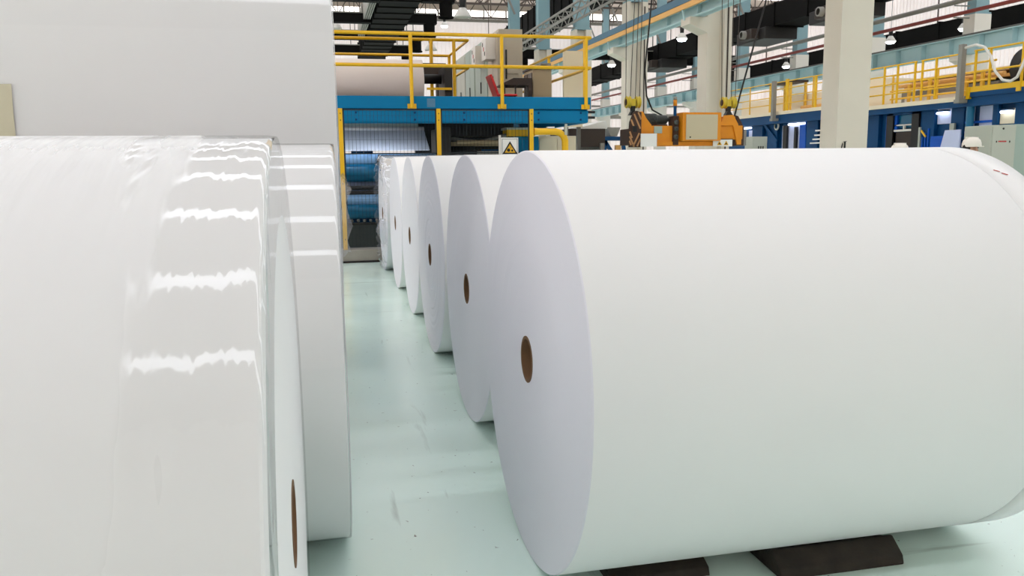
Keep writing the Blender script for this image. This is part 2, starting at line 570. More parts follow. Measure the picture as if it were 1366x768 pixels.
# torn film hanging at the reel's right end
tf = MB()
rnd = random.Random(3)
vs, fs = [], []
for i in range(9):
    z = 1.46 - 0.055*i
    for j in range(4):
        vs.append((0.105 + 0.016*j*(0.6+0.7*math.sin(i*0.9)**2) + rnd.uniform(-0.006, 0.006), 4.40 + 0.05*j + rnd.uniform(-0.02, 0.02), z + rnd.uniform(-0.02, 0.02)))
for i in range(8):
    fs += [(i*4+j, i*4+j+1, i*4+j+5, i*4+j+4) for j in range(3)]
tf.add(vs, fs, True)
tf.build('torn_film', 'film_loose', T3)

# chocks under the foreground roll
ch = [(2.50, 0.0), (2.51, 0.035), (2.575, 0.085), (2.62, 0.062), (2.75, 0.014), (2.76, 0.0)]
MB().prism(ch, 'X', 1.56, 2.07).build('wheel_chock', 'rubber_wood', label='dark worn wedge chock under the right half of the foreground roll', cat='chock', group='chocks under the foreground roll', bevel=0.006)
ch2 = [(2.60, 0.0), (2.61, 0.03), (2.66, 0.05), (2.72, 0.03), (2.80, 0.006), (2.80, 0.0)]
MB().prism(ch2, 'X', 0.95, 1.33).build('wheel_chock', 'rubber_wood', label='dark worn wedge chock under the left half of the foreground roll', cat='chock', group='chocks under the foreground roll', bevel=0.006)

# ------------------------------------------------------------------ columns
ORD = ['nearest', 'second nearest', 'third nearest', 'fourth nearest', 'fifth nearest', 'sixth nearest', 'seventh nearest', 'eighth nearest', 'ninth nearest', 'tenth nearest']
ZC = 6.65
def column(y, x0, i, rowname, corbel_side, solid=False, mat_c='concrete'):
    x1, d = x0+0.7, 0.28
    T = thing('crane_column', '%s concrete crane column in the row %s' % (ORD[i], rowname), 'column', (x0+0.35, y, 0), 'concrete crane columns')
    b = MB()
    if solid:
        zz = [0, 1.2, 2.05, 2.42, 3.6, ZC]
        for a, c in zip(zz[:-1], zz[1:]):
            b.box(x0, x1, y-d, y+d, a, c-0.006)
            b.box(x0+0.004, x1-0.004, y-d+0.004, y+d-0.004, c-0.006, c)
    else:
        p = [(x0, y-d), (x0+0.1, y-d), (x0+0.14, y-0.1), (x1-0.26, y-0.1), (x1-0.22, y-d), (x1, y-d),
             (x1, y+d), (x1-0.22, y+d), (x1-0.26, y+0.1), (x0+0.14, y+0.1), (x0+0.1, y+d), (x0, y+d)]
        b.prism(p, 'Z', 0, ZC)
    b.build('shaft', mat_c, T)
    s = corbel_side
    xe = x0 if s < 0 else x1
    MB().prism([(xe, 4.80), (xe+s*0.5, 5.02), (xe+s*0.5, 5.20), (xe, 5.20)], 'Y', y-d, y+d).build('corbel', mat_c, T)
    xs = x0+0.08
    st = MB()
    st.box(xs, xs+0.55, y-0.22, y-0.19, ZC, 14.4).box(xs, xs+0.55, y+0.19, y+0.22, ZC, 14.4)
    st.box(xs+0.02, xs+0.53, y-0.19, y+0.19, ZC, 14.4)
    st.build('steel_shaft', 'steel_blue', T)
    MB().box(xs-0.06, xs+0.61, y-0.27, y+0.27, ZC, ZC+0.06).build('base_plate', 'steel_blue', T)
    if i > 0:
        MB().bar((xs+0.27, y-0.2, 9.2), (xs+0.27-s*0.0-1.6, y-0.2, 12.9), 0.1, 0.1).build('knee_brace', 'pipe_grey', T)
    return T
COLS = []
for i, y in enumerate([r for r in ROWS if 12 < r < 46]):
    COLS.append(column(y, 10.06, i, 'beside the hanging lifting beam', -1, solid=(i == 0)))
for i, y in enumerate([r for r in ROWS if r > 20]):
    column(y, 23.35, i, 'behind the yellow-railed machine', -1, True, 'concrete_far')
pm = MB()
pm.prism([(10.17, 1.70), (10.195, 1.70), (10.215, 1.80), (10.20, 1.82)], 'Y', 14.812, 14.822)
pm.prism([(10.235, 1.70), (10.275, 1.70), (10.275, 1.845), (10.295, 1.845), (10.295, 1.855), (10.22, 1.845), (10.235, 1.83)], 'Y', 14.812, 14.822)
pm.build('painted_mark', 'black_paint', COLS[0])
# vertical conduit on the nearest columns
for k in (1, 2):
    y = 15.1+5.8*k
    MB().tube([(10.64, y-0.30, 0.1), (10.64, y-0.30, 6.5)], 0.018, 6).build('conduit', 'brown_dark', COLS[k])

# runway girders on the corbels
def girder(x, y0, y1, z0, z1, name, label, step, flange=0.28):
    T = thing(name, label, 'girder', (x, (y0+y1)/2, z0))
    g = MB().box(x-0.02, x+0.02, y0, y1, z0, z1)
    g.build('web', 'sky_steel', T)
    MB().box(x-flange/2, x+flange/2, y0, y1, z1-0.03, z1).build('flange', 'sky_steel', T)
    MB().box(x-flange/2, x+flange/2, y0, y1, z0, z0+0.03).build('flange', 'sky_steel', T)
    y = y0 + step/2
    while y < y1:
        MB().box(x-flange/2+0.01, x-0.02, y, y+0.02, z0+0.03, z1-0.03).build('stiffener', 'sky_steel', T)
        y += step
    MB().box(x-0.04, x+0.04, y0, y1, z1, z1+0.1).build('crane_rail', 'grey_metal', T)
    return T
girder(9.82, 6, 44.6, 5.205, 5.52, 'runway_girder', 'light blue crane runway girder carried by the column row beside the lifting beam', 1.93)
girder(23.08, 6, 69.5, 5.205, 5.82, 'runway_girder', 'light blue crane runway girder running above the yellow-railed machine', 1.45, 0.5)
# conductor line beside the first girder
T = thing('conductor_line', 'blue and orange crane conductor line running along the column row', 'conductor rail', (9.47, 26, 5.4))
MB().box(9.42, 9.52, 8, 44.6, 5.54, 5.72).build('blue_cover', 'crane_blue', T)
MB().box(9.43, 9.50, 8, 44.6, 5.40, 5.53).build('orange_bar', 'orange_pale', T)
for y in ROWS:
    if 12 < y < 46:
        MB().bar((9.47, y, 5.40), (9.53, y, 5.14), 0.04, 0.04).build('bracket', 'sky_steel', T)
# walkway tray with latticed sides
T = thing('cable_tray', 'grey lattice cable tray running high along the column row', 'cable tray', (9.5, 35, 6.75))
for (x, z) in ((9.2, 7.12), (9.75, 7.12), (9.2, 6.78), (9.75, 6.78)):
    MB().bar((x, 24, z), (x, 45, z), 0.06, 0.07).build('tray_rail', 'pipe_grey', T)
lt = MB()
y = 24.2
while y < 44.5:
    for x in (9.2, 9.75):
        lt.bar((x, y, 6.78), (x, y+0.5, 7.12), 0.03, 0.03).bar((x, y+0.5, 7.12), (x, y+1.0, 6.78), 0.03, 0.03)
    lt.bar((9.2, y, 7.12), (9.75, y, 7.12), 0.05, 0.03)
    y += 1.0
lt.build('lattice', 'pipe_grey', T)
for y in ROWS:
    if 24 < y < 46:
        MB().bar((9.2, y, 6.74), (10.2, y, 6.74), 0.06, 0.06).build('bracket', 'pipe_grey', T)

# pipes along the second row
for (x, z, r, m, lab) in ((22.7, 7.06, 0.09, 'pipe_grey', 'grey pipe running along the far column row'),
                          (22.7, 6.62, 0.07, 'pipe_red', 'dark red pipe running along the far column row')):
    T = thing('service_pipe', lab, 'pipe', (x, 40, z))
    MB().tube([(x, 12, z), (x, 69.7, z)], r, 10).build('pipe', m, T)
    for y in ROWS:
        if y > 20:
            MB().bar((x, y, z-r-0.02), (x+0.645, y, z-r-0.02), 0.06, 0.04).build('bracket', 'pipe_grey', T)

# ------------------------------------------------------------------ ducts
def rib_duct(label, x0, x1, y0, y1, z0, z1, rib, m='duct_black', side=None, name='air_duct'):
    T = thing(name, label, 'duct', ((x0+x1)/2, (y0+y1)/2, z0))
    MB().box(x0, x1, y0, y1, z0, z1).build('duct_body', m, T)
    y = y0
    k = 0
    rb = []
    while y < y1:
        MB().box(x0-0.05, x1+0.05, y, y+0.07, z0-0.05, z1+0.05).build('flange_rib', m, T)
        y += rib
    y = y0+2
    while y < y1:
        MB().bar(((x0+x1)/2, y, z1), ((x0+x1)/2, y, ZR), 0.05, 0.05).build('hanger', 'truss_brown', T)
        y += 8
    if side:
        for (a, c) in side[1:]:
            for k in range(4):
                MB().box(side[0]-0.09*k-0.05, side[0]-0.09*k, a, c, z0+0.1, z1+0.1).build('side_pipe', 'duct_grey', T)
    return T
D1 = rib_duct('wide black ribbed air duct with cross branches, overhead above the blue platform', 2.75, 4.35, 26, 55, 8.0, 8.9, 1.45, side=(2.65, (35.6, 40.0), (41.2, 45.2)))
D2 = rib_duct('black ribbed air duct behind the pale blue steel columns', 11.6, 13.0, 34, 66, 8.5, 9.7, 1.3)
D3 = rib_duct('long dark air duct with outlets crossing behind the concrete columns', 20.0, 21.4, 24, 64, 7.40, 8.35, 2.6)
rib_duct('dark air duct along the far side hall beyond the light blue girder', 29.0, 30.4, 26, 60, 6.75, 7.85, 3.0)
# cross branches with end outlets: rigid parts of their duct
def branch(T, x0, x1, y, z0, z1, spx, w=0.45, drop=0.6):
    b = MB().box(x0, x1, y, y+w, z0, z1).build('branch_duct', 'duct_black', T)
    MB().box(x0, x1, y-0.04, y+w+0.04, z1, z1+0.05).build('top_angle', 'pipe_grey', b)
    for s in spx:
        MB().lathe([(z0-drop, 0.32), (z0-drop+0.06, 0.32), (z0-drop+0.06, 0.27), (z0, 0.27)], (s, y+w/2), 'Z', 20).build('outlet', 'duct_black', b)
    for x in (x0+0.5, x1-0.5):
        MB().bar((x, y+w/2, z1), (x, y+w/2, ZR), 0.04, 0.04).build('hanger', 'truss_brown', b)
for i, y in enumerate((35.0, 40.3, 45.6, 51.0)):
    branch(D1, -7, 2.70, y, 8.0, 8.42, (-3.0,))
    branch(D1, 4.40, 5.75, y-0.2, 8.0, 8.42, (5.40,))
branch(D2, 13.1, 19.5, 57.0, 8.6, 9.2, (14.2, 17.6))
branch(D3, 21.5, 27.0, 50.0, 7.5, 8.1, (26.5,))
branch(D3, 14.5, 19.9, 48.0, 7.5, 8.0, (15.2,))
# outlets of the long dark duct
for j, (y, lab) in enumerate(((28.5, 'dark air handling unit under the long duct near the big column'), (34.5, 'dark boxy air handling unit hung beneath the long duct, mid way'), (46, 'dark air handling unit hung beneath the long duct, far end'))):
    T = thing('air_unit', lab, 'air unit', (20.5, y, 6.9), 'air handling units under the long duct')
    MB().box(19.6, 21.2, y, y+2.6, 6.85, 7.36).build('casing', 'dark', T, bevel=0.03)
    MB().box(19.2, 19.6, y+0.5, y+1.6, 6.90, 7.34).build('fan_box', 'brown_dark', T, bevel=0.03)
    MB().lathe([(19.0, 0.13), (19.0, 0.18), (19.2, 0.18)], (y+1.05, 7.12), 'X', 18).build('outlet_ring', 'duct_grey', T)
    MB().bar((20.4, y+1.3, 7.3), (20.4, y+1.3, 7.42), 0.1, 0.1).build('hanger', 'dark', T)

# ------------------------------------------------------------------ high-bay lamps
def lamp(x, y, z, label, lit=True, s=1.0):
    T = thing('high_bay_lamp', label, 'lamp', (x, y, z), 'hanging high bay lamps')
    MB().lathe([(z, 0.30*s), (z+0.02, 0.31*s), (z+0.30*s, 0.13*s), (z+0.32*s, 0.10*s)], (x, y), 'Z', 24).build('shade', 'shade_white', T)
    MB().lathe([(z+0.31*s, 0.01), (z+0.31*s, 0.10*s), (z+0.62*s, 0.12*s), (z+0.68*s, 0.05*s), (z+0.68*s, 0.01)], (x, y), 'Z', 16).build('ballast', 'dark', T)
    if lit:
        MB().lathe([(z-0.10, 0.01), (z-0.08, 0.2*s), (z+0.0, 0.27*s), (z+0.03, 0.27*s), (z+0.06, 0.01)], (x, y), 'Z', 16).build('bulb', 'bulb', T)
    MB().tube([(x, y, z+0.6*s), (x, y, ZR-0.01)], 0.012, 6).build('rod', 'grey_metal', T)
lamp(7.62, 43.8, 8.95, 'large white conical high bay lamp left of the pale blue columns', False, 1.5)
lamp(7.19, 47.3, 9.05, 'lit high bay lamp hanging before the far wall', True, 0.7)
lamp(7.15, 52.8, 8.45, 'white high bay lamp low before the far wall, beyond the duct outlets', False, 1.3)
lamp(1.15, 44.4, 8.3, 'high bay lamp at the left edge above the yellow rail', False, 1.2)
lamp(14.0, 38.9, 6.10, 'lit high bay lamp seen between the girder and the third column', True, 0.7)
lamp(14.0, 30.9, 6.18, 'lit high bay lamp hanging between the second and third columns', True, 0.7)
lamp(25.5, 42.5, 6.60, 'lit high bay lamp beyond the far row, above the blue girder', True, 0.75)
lamp(26.0, 34.5, 6.83, 'lit high bay lamp just right of the big near column', True, 0.8)
lamp(26.0, 30.0, 6.72, 'lit high bay lamp near the right edge above the girder', True, 0.7)

# ------------------------------------------------------------------ blue platform on the left
PT = thing('machine_platform', 'blue steel machine platform behind the yellow fence posts', 'platform', (1.0, 18, 0))
MB().box(-3.2, 4.50, 13.50, 13.72, 2.372, 2.567).build('upper_beam', 'blue_deck', PT, bevel=0.008)
MB().box(-3.2, 4.47, 13.53, 13.72, 2.145, 2.365).build('lower_beam', 'blue_deck', PT, bevel=0.03)
MB().box(-3.2, 4.46, 13.54, 13.74, 2.365, 2.372).build('joint', 'blue_dark', PT)
MB().box(-3.2, 4.48, 13.72, 24, 2.50, 2.55).build('deck_plate', 'dark', PT)
MB().box(4.38, 4.48, 13.72, 24, 2.15, 2.50).build('side_beam', 'blue_deck', PT)
for x in (-2.9, 1.0, 4.25):
    for y in (17.2, 20.5, 23.6):
        MB().box(x-0.09, x+0.09, y-0.09, y+0.09, 0, 2.5).build('post', 'blue_dark', PT)
for k, x in enumerate((-0.6, 0.62, 1.55, 2.35, 3.6, 4.33)):
    for z in (2.20, 2.31):
        MB().lathe([(13.515, 0.001), (13.515, 0.017), (13.53, 0.017)], (x, z), 'Y', 8).build('bolt', 'blue_dark', PT)
MB().box(1.745, 1.875, 13.496, 13.5, 2.395, 2.53).build('faded_patch', 'faded_blue', PT)
for z in (2.24, 2.33):
    MB().tube([(4.47, 13.6, z), (4.60, 13.6, z)], 0.022, 8).build('stub_pipe', 'dark', PT)

def railing(T, pts, zb, heights, r, posts, m='yellow', foot=None, rp=None):
    for h in heights:
        MB().tube([(p[0], p[1], zb+h) for p in pts], r, 8).build('rail', m, T)
    for p in posts:
        MB().tube([(p[0], p[1], p[2] if len(p) > 2 else zb), (p[0], p[1], zb+max(heights))], rp or r*1.1, 8).build('post', m, T)
T = thing('guard_railing', 'yellow tubular guard railing along the front edge of the blue platform', 'railing', (2, 13.47, 2.4))
railing(T, [(-3.1, 13.46), (4.47, 13.46), (4.47, 23.5)], 2.567, [0.47, 0.955], 0.028, [(-1.6, 13.46, 2.38), (1.50, 13.46, 2.38), (2.97, 13.46, 2.38), (4.40, 13.46, 2.38), (4.47, 13.75), (4.47, 16.0), (4.47, 18.5), (4.47, 21)], rp=0.03)
for x in (-1.6, 1.50, 2.97, 4.40):
    MB().box(x-0.07, x+0.07, 13.475, 13.50, 2.37, 2.445).build('base_plate', 'yellow', T)
T = thing('guard_railing', 'yellow guard railing with returned corner, standing behind the large reel on the platform', 'railing', (1.5, 18.6, 2.55))
railing(T, [(-3.1, 19), (2.98, 19), (2.98, 16.6), (-3.1, 16.6)], 2.56, [0.80, 1.33], 0.03, [(2.98, 19), (2.70, 16.6), (2.25, 16.6), (-1, 16.6), (-1, 19)], rp=0.035)
# parent reel lying on the platform
T = thing('paper_reel', 'large pinkish white paper reel on the blue platform', 'paper reel', (0.2, 15.4, 2.55))
MB().lathe([(-2.4, 0.06), (-2.4, 0.40), (1.90, 0.40), (1.90, 0.06)], (15.4, 2.955), 'X', 64, [False, True, False]).build('paper_body', 'paper_old', T)
MB().lathe([(-2.9, 0.01), (-2.9, 0.085), (2.26, 0.085), (2.26, 0.01)], (15.4, 3.02), 'X', 24, [False, True, False]).build('shaft', 'dark', T)
T = thing('reel_stand', 'dark reel stand with yellow bars at the end of the platform reel', 'stand', (2.2, 15.5, 2.55))
MB().box(2.28, 2.42, 15.1, 15.9, 2.55, 3.22).build('side_frame', 'dark', T)
MB().box(1.95, 2.28, 15.75, 15.85, 2.55, 2.70).build('foot_frame', 'dark', T)
MB().box(1.95, 2.40, 15.05, 15.09, 2.80, 2.84).build('cross_bar', 'yellow', T)
MB().box(-2.8, 2.45, 16.05, 16.3, 3.14, 3.38).build('top_beam', 'brown_dark', T)
MB().box(-2.8, -2.6, 16.05, 16.3, 2.55, 3.14).build('beam_leg', 'brown_dark', T)
MB().box(2.28, 2.45, 16.05, 16.3, 2.55, 3.14).build('beam_leg', 'brown_dark', T)
# electrical cabinets in a row running away from the camera
CX = 3.69
cabs = [(17.0, 18.1, 4.19, 'cabinet_warm', 'tall warm grey electrical cabinet nearest of the row on the platform'),
        (18.15, 19.6, 4.19, 'cabinet_green', 'grey green electrical cabinet, second of the row on the platform'),
        (19.65, 20.9, 4.19, 'cabinet_green', 'grey electrical cabinet, third of the row on the platform'),
        (20.95, 22.2, 4.19, 'cabinet_grey', 'grey electrical cabinet, fourth of the row on the platform'),
        (22.25, 23.5, 4.19, 'cabinet_grey', 'farthest grey electrical cabinet of the row on the platform')]
for i, (a, b, z, m, lab) in enumerate(cabs):
    T = thing('electrical_cabinet', lab, 'cabinet', (CX+0.25, (a+b)/2, 2.55), 'cabinets on the blue platform')
    MB().box(CX, CX+0.50, a, b, 2.55, z).build('body', m, T, bevel=0.008)
    dr = MB().box(CX-0.014, CX, a+0.04, (a+b)/2-0.01, 2.63, z-0.06).build('door', m, T, bevel=0.004)
    MB().box(CX-0.014, CX, (a+b)/2+0.01, b-0.04, 2.63, z-0.06).build('door', m, T, bevel=0.004)
    MB().box(CX-0.035, CX-0.014, (a+b)/2-0.05, (a+b)/2-0.03, 3.05, 3.30).build('handle', 'dark', dr)
    if i == 0:
        MB().box(CX+0.17, CX+0.40, a-0.03, a, 3.30, 3.78).build('end_hatch', m, T, bevel=0.004)
        MB().box(CX+0.135, CX+0.165, a-0.02, a, 3.2, 3.78).build('hinge_strip', 'dark', T)
    if i in (0, 1):
        y = a+0.25 if i == 0 else a+0.3
        bx = MB().box(CX-0.22, CX-0.014, y, y+0.45, 3.62+0.0*i, 4.05).build('control_box', 'white_plate', T, bevel=0.006)
        for k in range(3):
            MB().box(CX-0.228, CX-0.22, y+0.1+0.1*k, y+0.14+0.1*k, 3.70+0.1*k, 3.78+0.1*k).build('button', 'red' if k == 1 else 'dark', bx)
    if i >= 2:
        for k in range(2):
            MB().lathe([(CX-0.03, 0.001), (CX-0.03, 0.05), (CX-0.014, 0.05)], (a+0.35+0.3*k, 2.95), 'X', 12).build('dial', 'dark', T)
# red chair
T = thing('red_chair', 'red plastic chair on the platform behind the second rail post', 'chair', (3.15, 14.9, 2.55))
MB().prism([(3.02, 3.04), (3.06, 3.05), (3.16, 2.80), (3.20, 2.66), (3.17, 2.64), (3.12, 2.78)], 'Y', 14.7, 15.1).build('backrest', 'red', T, bevel=0.008)
MB().box(3.15, 3.52, 14.68, 15.12, 2.67, 2.71).build('seat', 'red', T, bevel=0.015)
for x in (3.18, 3.48):
    for y in (14.72, 15.08):
        MB().tube([(x, y, 2.55), (x, y, 2.68)], 0.014, 6).build('leg', 'dark', T)
# dark desk
T = thing('desk', 'dark topped desk with thin legs beside the red chair', 'desk', (3.75, 15.6, 2.55))
MB().prism([(3.42, 2.96), (3.62, 3.06), (3.97, 3.06), (3.97, 2.93), (3.42, 2.93)], 'Y', 15.4, 16.0).build('hood_top', 'brown_dark', T)
for x in (3.45, 3.66, 3.86):
    MB().box(x-0.012, x+0.012, 15.42, 15.45, 2.55, 2.93).build('leg', 'dark', T)
MB().box(3.9, 3.965, 15.40, 15.46, 2.55, 2.93).build('side_panel', 'brown_dark', T)
# beige control cabin box
T = thing('control_cabin', 'beige control box with dark glazed side on the platform', 'cabin', (4.25, 15.9, 2.55))
MB().box(4.02, 4.38, 15.5, 16.2, 2.55, 3.24).build('body', 'beige', T, bevel=0.006)
MB().box(4.0, 4.41, 15.45, 16.25, 3.24, 3.275).build('roof_plate', 'brown_dark', T)
for y in (15.56, 15.90):
    MB().box(4.005, 4.02, y, y+0.28, 2.65, 3.18).build('glazed_pane', 'glass_dark', T)
for z, x in ((3.31, 4.12), (3.34, 4.2)):
    MB().box(x, x+0.2, 15.6, 15.9, 3.275, z+0.02).build('roof_gear', 'duct_grey', T)

# stuff beyond the platform's right end: white machine hood
T = thing('machine_hood', 'off-white machine hood beyond the right end of the blue platform', 'machine', (6.3, 20.5, 0))
MB().box(5.98, 6.9, 19.6, 21.3, 1.86, 2.30).build('dark_front', 'brown_dark', T)
MB().prism([(5.95, 2.30), (6.98, 2.30), (7.0, 2.36), (6.95, 2.50), (6.4, 2.36)], 'Y', 19.7, 21.4).build('sloped_cover', 'white_plate', T)
MB().box(6.0, 6.85, 19.8, 21.2, 0, 1.86).build('base', 'grey_metal', T)
MB().box(6.75, 6.85, 19.5, 19.6, 0, 1.95).build('post', 'duct_grey', T)
T = thing('partition_panel', 'off-white partition panel standing behind the yellow rail post', 'panel', (5.6, 19, 0))
MB().box(5.55, 6.0, 18.6, 18.7, 2.30, 4.0).build('panel', 'cream', T)
MB().box(5.58, 5.66, 18.62, 18.70, 0, 2.30).build('leg', 'grey_metal', T)
MB().box(5.88, 5.96, 18.62, 18.70, 0, 2.30).build('leg', 'grey_metal', T)
T = thing('hopper', 'grey tapered hopper on blue angled legs near the lifting beam', 'hopper', (7.9, 22.2, 0))
MB().prism([(7.77, 2.43), (8.16, 2.43), (8.06, 2.19), (7.87, 2.19)], 'Y', 21.9, 22.5).build('bucket', 'duct_grey', T)
MB().box(7.62, 8.40, 21.85, 22.45, 2.08, 2.18).build('tray', 'blue_dark', T)
for (p, q) in (((7.60, 21.9, 2.2), (8.05, 21.9, 1.55)), ((7.72, 21.9, 2.08), (7.55, 21.9, 0.03)), ((8.25, 21.95, 2.08), (8.45, 21.95, 0.03))):
    MB().bar(p, q, 0.09, 0.09).build('leg', 'blue_dark', T)
MB().box(8.02, 8.16, 21.88, 22.0, 1.7, 1.95).build('motor_box', 'orange_pale', T)
MB().box(7.6, 8.35, 22.0, 22.4, 0.0, 1.5).build('base', 'blue_dark', T)

# ------------------------------------------------------------------ machine under the platform
T = thing('winder_machine', 'blue winder machine with paper web and rollers behind the mesh fence', 'machine', (0, 15, 0))
# paper web coming down at a slant
wv = [(-2.9, 15.4, 2.10), (1.92, 15.4, 2.10), (1.86, 14.2, 1.72), (-2.9, 14.2, 1.72)]
MB().add(wv + [(x, y+0.01, z+0.02) for x, y, z in wv], [(0, 1, 2, 3), (7, 6, 5, 4), (0, 4, 5, 1), (1, 5, 6, 2), (2, 6, 7, 3), (3, 7, 4, 0)]).build('paper_web', 'web_white', T)
MB().lathe([(-2.9, 0.01), (-2.9, 0.07), (1.92, 0.07), (1.92, 0.01)], (15.42, 2.10), 'X', 24, [False, True, False]).build('guide_roller', 'white_plate', T)
def roller(y, z, r, m, name='roller', x1=2.0):
    MB().lathe([(-2.9, 0.01), (-2.9, r), (x1, r), (x1, 0.01)], (y, z), 'X', 32, [False, True, False]).build(name, m, T)
for x in (-1.5, 0.9):  # lamps and holders added out of sight to brighten the paper web
    MB().tube([(x-0.6, 13.90, 2.27), (x+0.6, 13.90, 2.27)], 0.018, 8).build('tube_lamp', 'added_web_light', T)
    MB().box(x-0.62, x+0.62, 13.87, 13.93, 2.29, 2.32).build('lamp_holder', 'blue_dark', T)
MB().box(-2.9, 2.0, 13.85, 13.95, 2.32, 2.37).build('added_lamp_rail', 'blue_dark', T)
roller(14.25, 1.57, 0.10, 'web_blue')
roller(14.2, 1.36, 0.15, 'teal_roller')
roller(14.6, 1.14, 0.10, 'lavender_panel')
roller(13.8, 1.12, 0.035, 'dark', 'tie_bar')
roller(13.8, 1.04, 0.03, 'dark', 'tie_bar')
roller(14.2, 0.90, 0.10, 'web_blue')
roller(14.15, 0.72, 0.12, 'teal_roller')
MB().box(-2.9, 2.0, 13.7, 13.76, 0.52, 0.56).build('conveyor_rail', 'dark', T)
for k in range(24):
    x = -0.6 + 0.1*k
    MB().lathe([(13.69, 0.005), (13.69, 0.024), (13.78, 0.024)], (x, 0.59), 'Y', 8).build('conveyor_wheel', 'grey_metal', T)
MB().box(-2.9, 2.1, 15.0, 15.2, 0.02, 1.55).build('back_plate', 'blue_dark', T)
MB().box(-2.9, 2.1, 14.3, 14.5, 0.0, 0.5).build('base_beam', 'motor', T)
MB().box(2.02, 2.20, 14.0, 15.2, 0.0, 2.1).build('side_frame', 'dark', T, bevel=0.02)
MB().box(-3.1, -2.9, 13.6, 15.2, 0.0, 2.1).build('side_frame', 'dark', T, bevel=0.02)
MB().box(0.4, 1.9, 16.1, 16.2, 2.14, 2.30).build('green_beam', 'cabinet_green', T)
# dark gear, drives and an inner guard under the platform
T = thing('drive_unit', 'dark drive unit with pipes under the platform, right of the paper web', 'machine', (3.0, 15.2, 0))
MB().box(2.3, 3.5, 15.3, 16.3, 0, 1.25).build('gear_case', 'dark', T, bevel=0.03)
MB().box(2.3, 3.35, 15.5, 16.6, 2.0, 2.12).build('cable_duct', 'dark', T)
MB().box(2.35, 2.45, 15.5, 15.6, 1.25, 2.0).build('post', 'dark', T)
MB().lathe([(2.25, 0.02), (2.25, 0.16), (2.75, 0.16), (2.8, 0.08), (2.9, 0.08), (2.9, 0.02)], (15.0, 1.68), 'X', 24, [False, True, True, True, False]).build('motor', 'dark', T)
MB().box(2.4, 2.6, 14.95, 15.2, 1.2, 1.55).build('motor_foot', 'dark', T)
MB().box(2.0, 4.1, 17.5, 17.7, 0, 2.48).build('dark_backing', 'dark', T)  # dark sheet added to close the bright gap behind the machine
MB().tube([(2.3, 15.2, 1.95), (2.9, 15.2, 1.88), (3.4, 15.1, 2.0)], 0.035, 8).build('hose', 'duct_grey', T)
MB().box(2.75, 3.55, 15.25, 15.29, 1.35, 1.75).build('blue_panel', 'blue_dark', T)
MB().box(2.28, 3.30, 14.90, 14.95, 1.80, 1.88).build('cross_bar', 'beige', T)
T = thing('machine_guard', 'dull yellow inner machine guard frame under the platform', 'guard', (3.0, 14.3, 0))
MB().tube([(2.35, 14.3, 1.86), (3.12, 14.3, 1.86), (3.20, 14.3, 1.83), (3.24, 14.3, 1.74), (3.24, 14.3, 0)], 0.035, 8).build('frame', 'beige', T)
MB().box(2.7, 3.2, 14.3, 14.32, 1.2, 1.7).build('panel', 'duct_grey', T)
T = thing('blue_column_stand', 'blue machine column with yellow cover under the platform beside the guard frame', 'stand', (3.95, 15.2, 0))
MB().box(3.6, 4.05, 15.2, 15.6, 0, 1.98).build('column', 'blue_deck', T, bevel=0.02)
MB().box(3.42, 3.95, 15.1, 15.5, 1.985, 2.10).build('yellow_cover', 'yellow', T)
MB().box(3.40, 3.97, 15.05, 15.55, 2.10, 2.14).build('top_plate', 'cabinet_grey', T)
T = thing('white_locker', 'off-white locker behind the yellow guard frame', 'cabinet', (4.4, 15.5, 0))
MB().box(4.12, 4.9, 15.6, 16.1, 0, 2.0).build('body', 'cream', T, bevel=0.01)
MB().box(4.16, 4.50, 15.585, 15.6, 0.1, 1.95).build('door', 'cream', T, bevel=0.004)
MB().box(4.52, 4.86, 15.585, 15.6, 0.1, 1.95).build('door', 'cream', T, bevel=0.004)

# ------------------------------------------------------------------ fence in front of it
MB().box(-3.2, 3.6, 12.90, 13.25, 0, 0.20).build('trim_4', 'curb_concrete', kind='structure', bevel=0.01)
MB().box(-3.2, 3.6, 12.875, 12.90, 0, 0.03).build('dark_strip_1', 'dark', kind='structure')  # thin dark line along the foot of the curb
T = thing('safety_fence', 'black wire mesh safety fence with yellow posts in front of the winder', 'fence', (1, 12.97, 0.2))
FX = (-1.12, 0.358, 1.845, 3.325)
for x in FX:
    MB().box(x-0.032, x+0.032, 12.93, 12.99, 0.20, 2.335).build('post', 'yellow', T, bevel=0.004)
    for z in (0.35, 1.2, 2.15, 2.25):
        MB().box(x-0.006, x+0.006, 12.924, 12.93, z, z+0.02).build('bolt', 'dark', T)
for x0, x1 in zip(FX[:-1], FX[1:]):
    wm = MB()
    x = x0+0.055
    while x < x1-0.04:
        wm.box(x-0.0018, x+0.0018, 12.955, 12.9586, 0.25, 2.31)
        x += 0.0555
    z = 0.25
    while z < 2.32:
        wm.box(x0+0.045, x1-0.045, 12.9586, 12.962, z-0.0015, z+0.0015)
        z += 0.18
    wm.build('wire_mesh', 'wire', T, kind='stuff')
    fm = MB()
    for z in (0.235, 1.66, 2.315):
        fm.box(x0+0.035, x1-0.035, 12.95, 12.97, z-0.008, z+0.008)
    for x in (x0+0.043, x1-0.043):
        fm.box(x-0.009, x+0.009, 12.95, 12.97, 0.22, 2.33)
    fm.build('mesh_frame', 'wire', T)
# yellow guard frame at the fence end
T = thing('machine_guard', 'thick yellow tubular guard frame at the right end of the fence', 'guard', (3.7, 12.95, 0))
pts = [(3.37, 12.96, 1.985), (3.72, 12.96, 1.985), (3.80, 12.96, 1.965), (3.86, 12.96, 1.915), (3.885, 12.96, 1.84), (3.885, 12.96, 0)]
MB().tube(pts, 0.055, 12).build('frame', 'yellow', T)
MB().box(3.58, 3.70, 12.92, 12.99, 2.035, 2.06).build('latch_plate', 'white_plate', T)
MB().box(3.86, 3.90, 12.88, 12.91, 1.93, 2.10).build('switch', 'cabinet_grey', T)
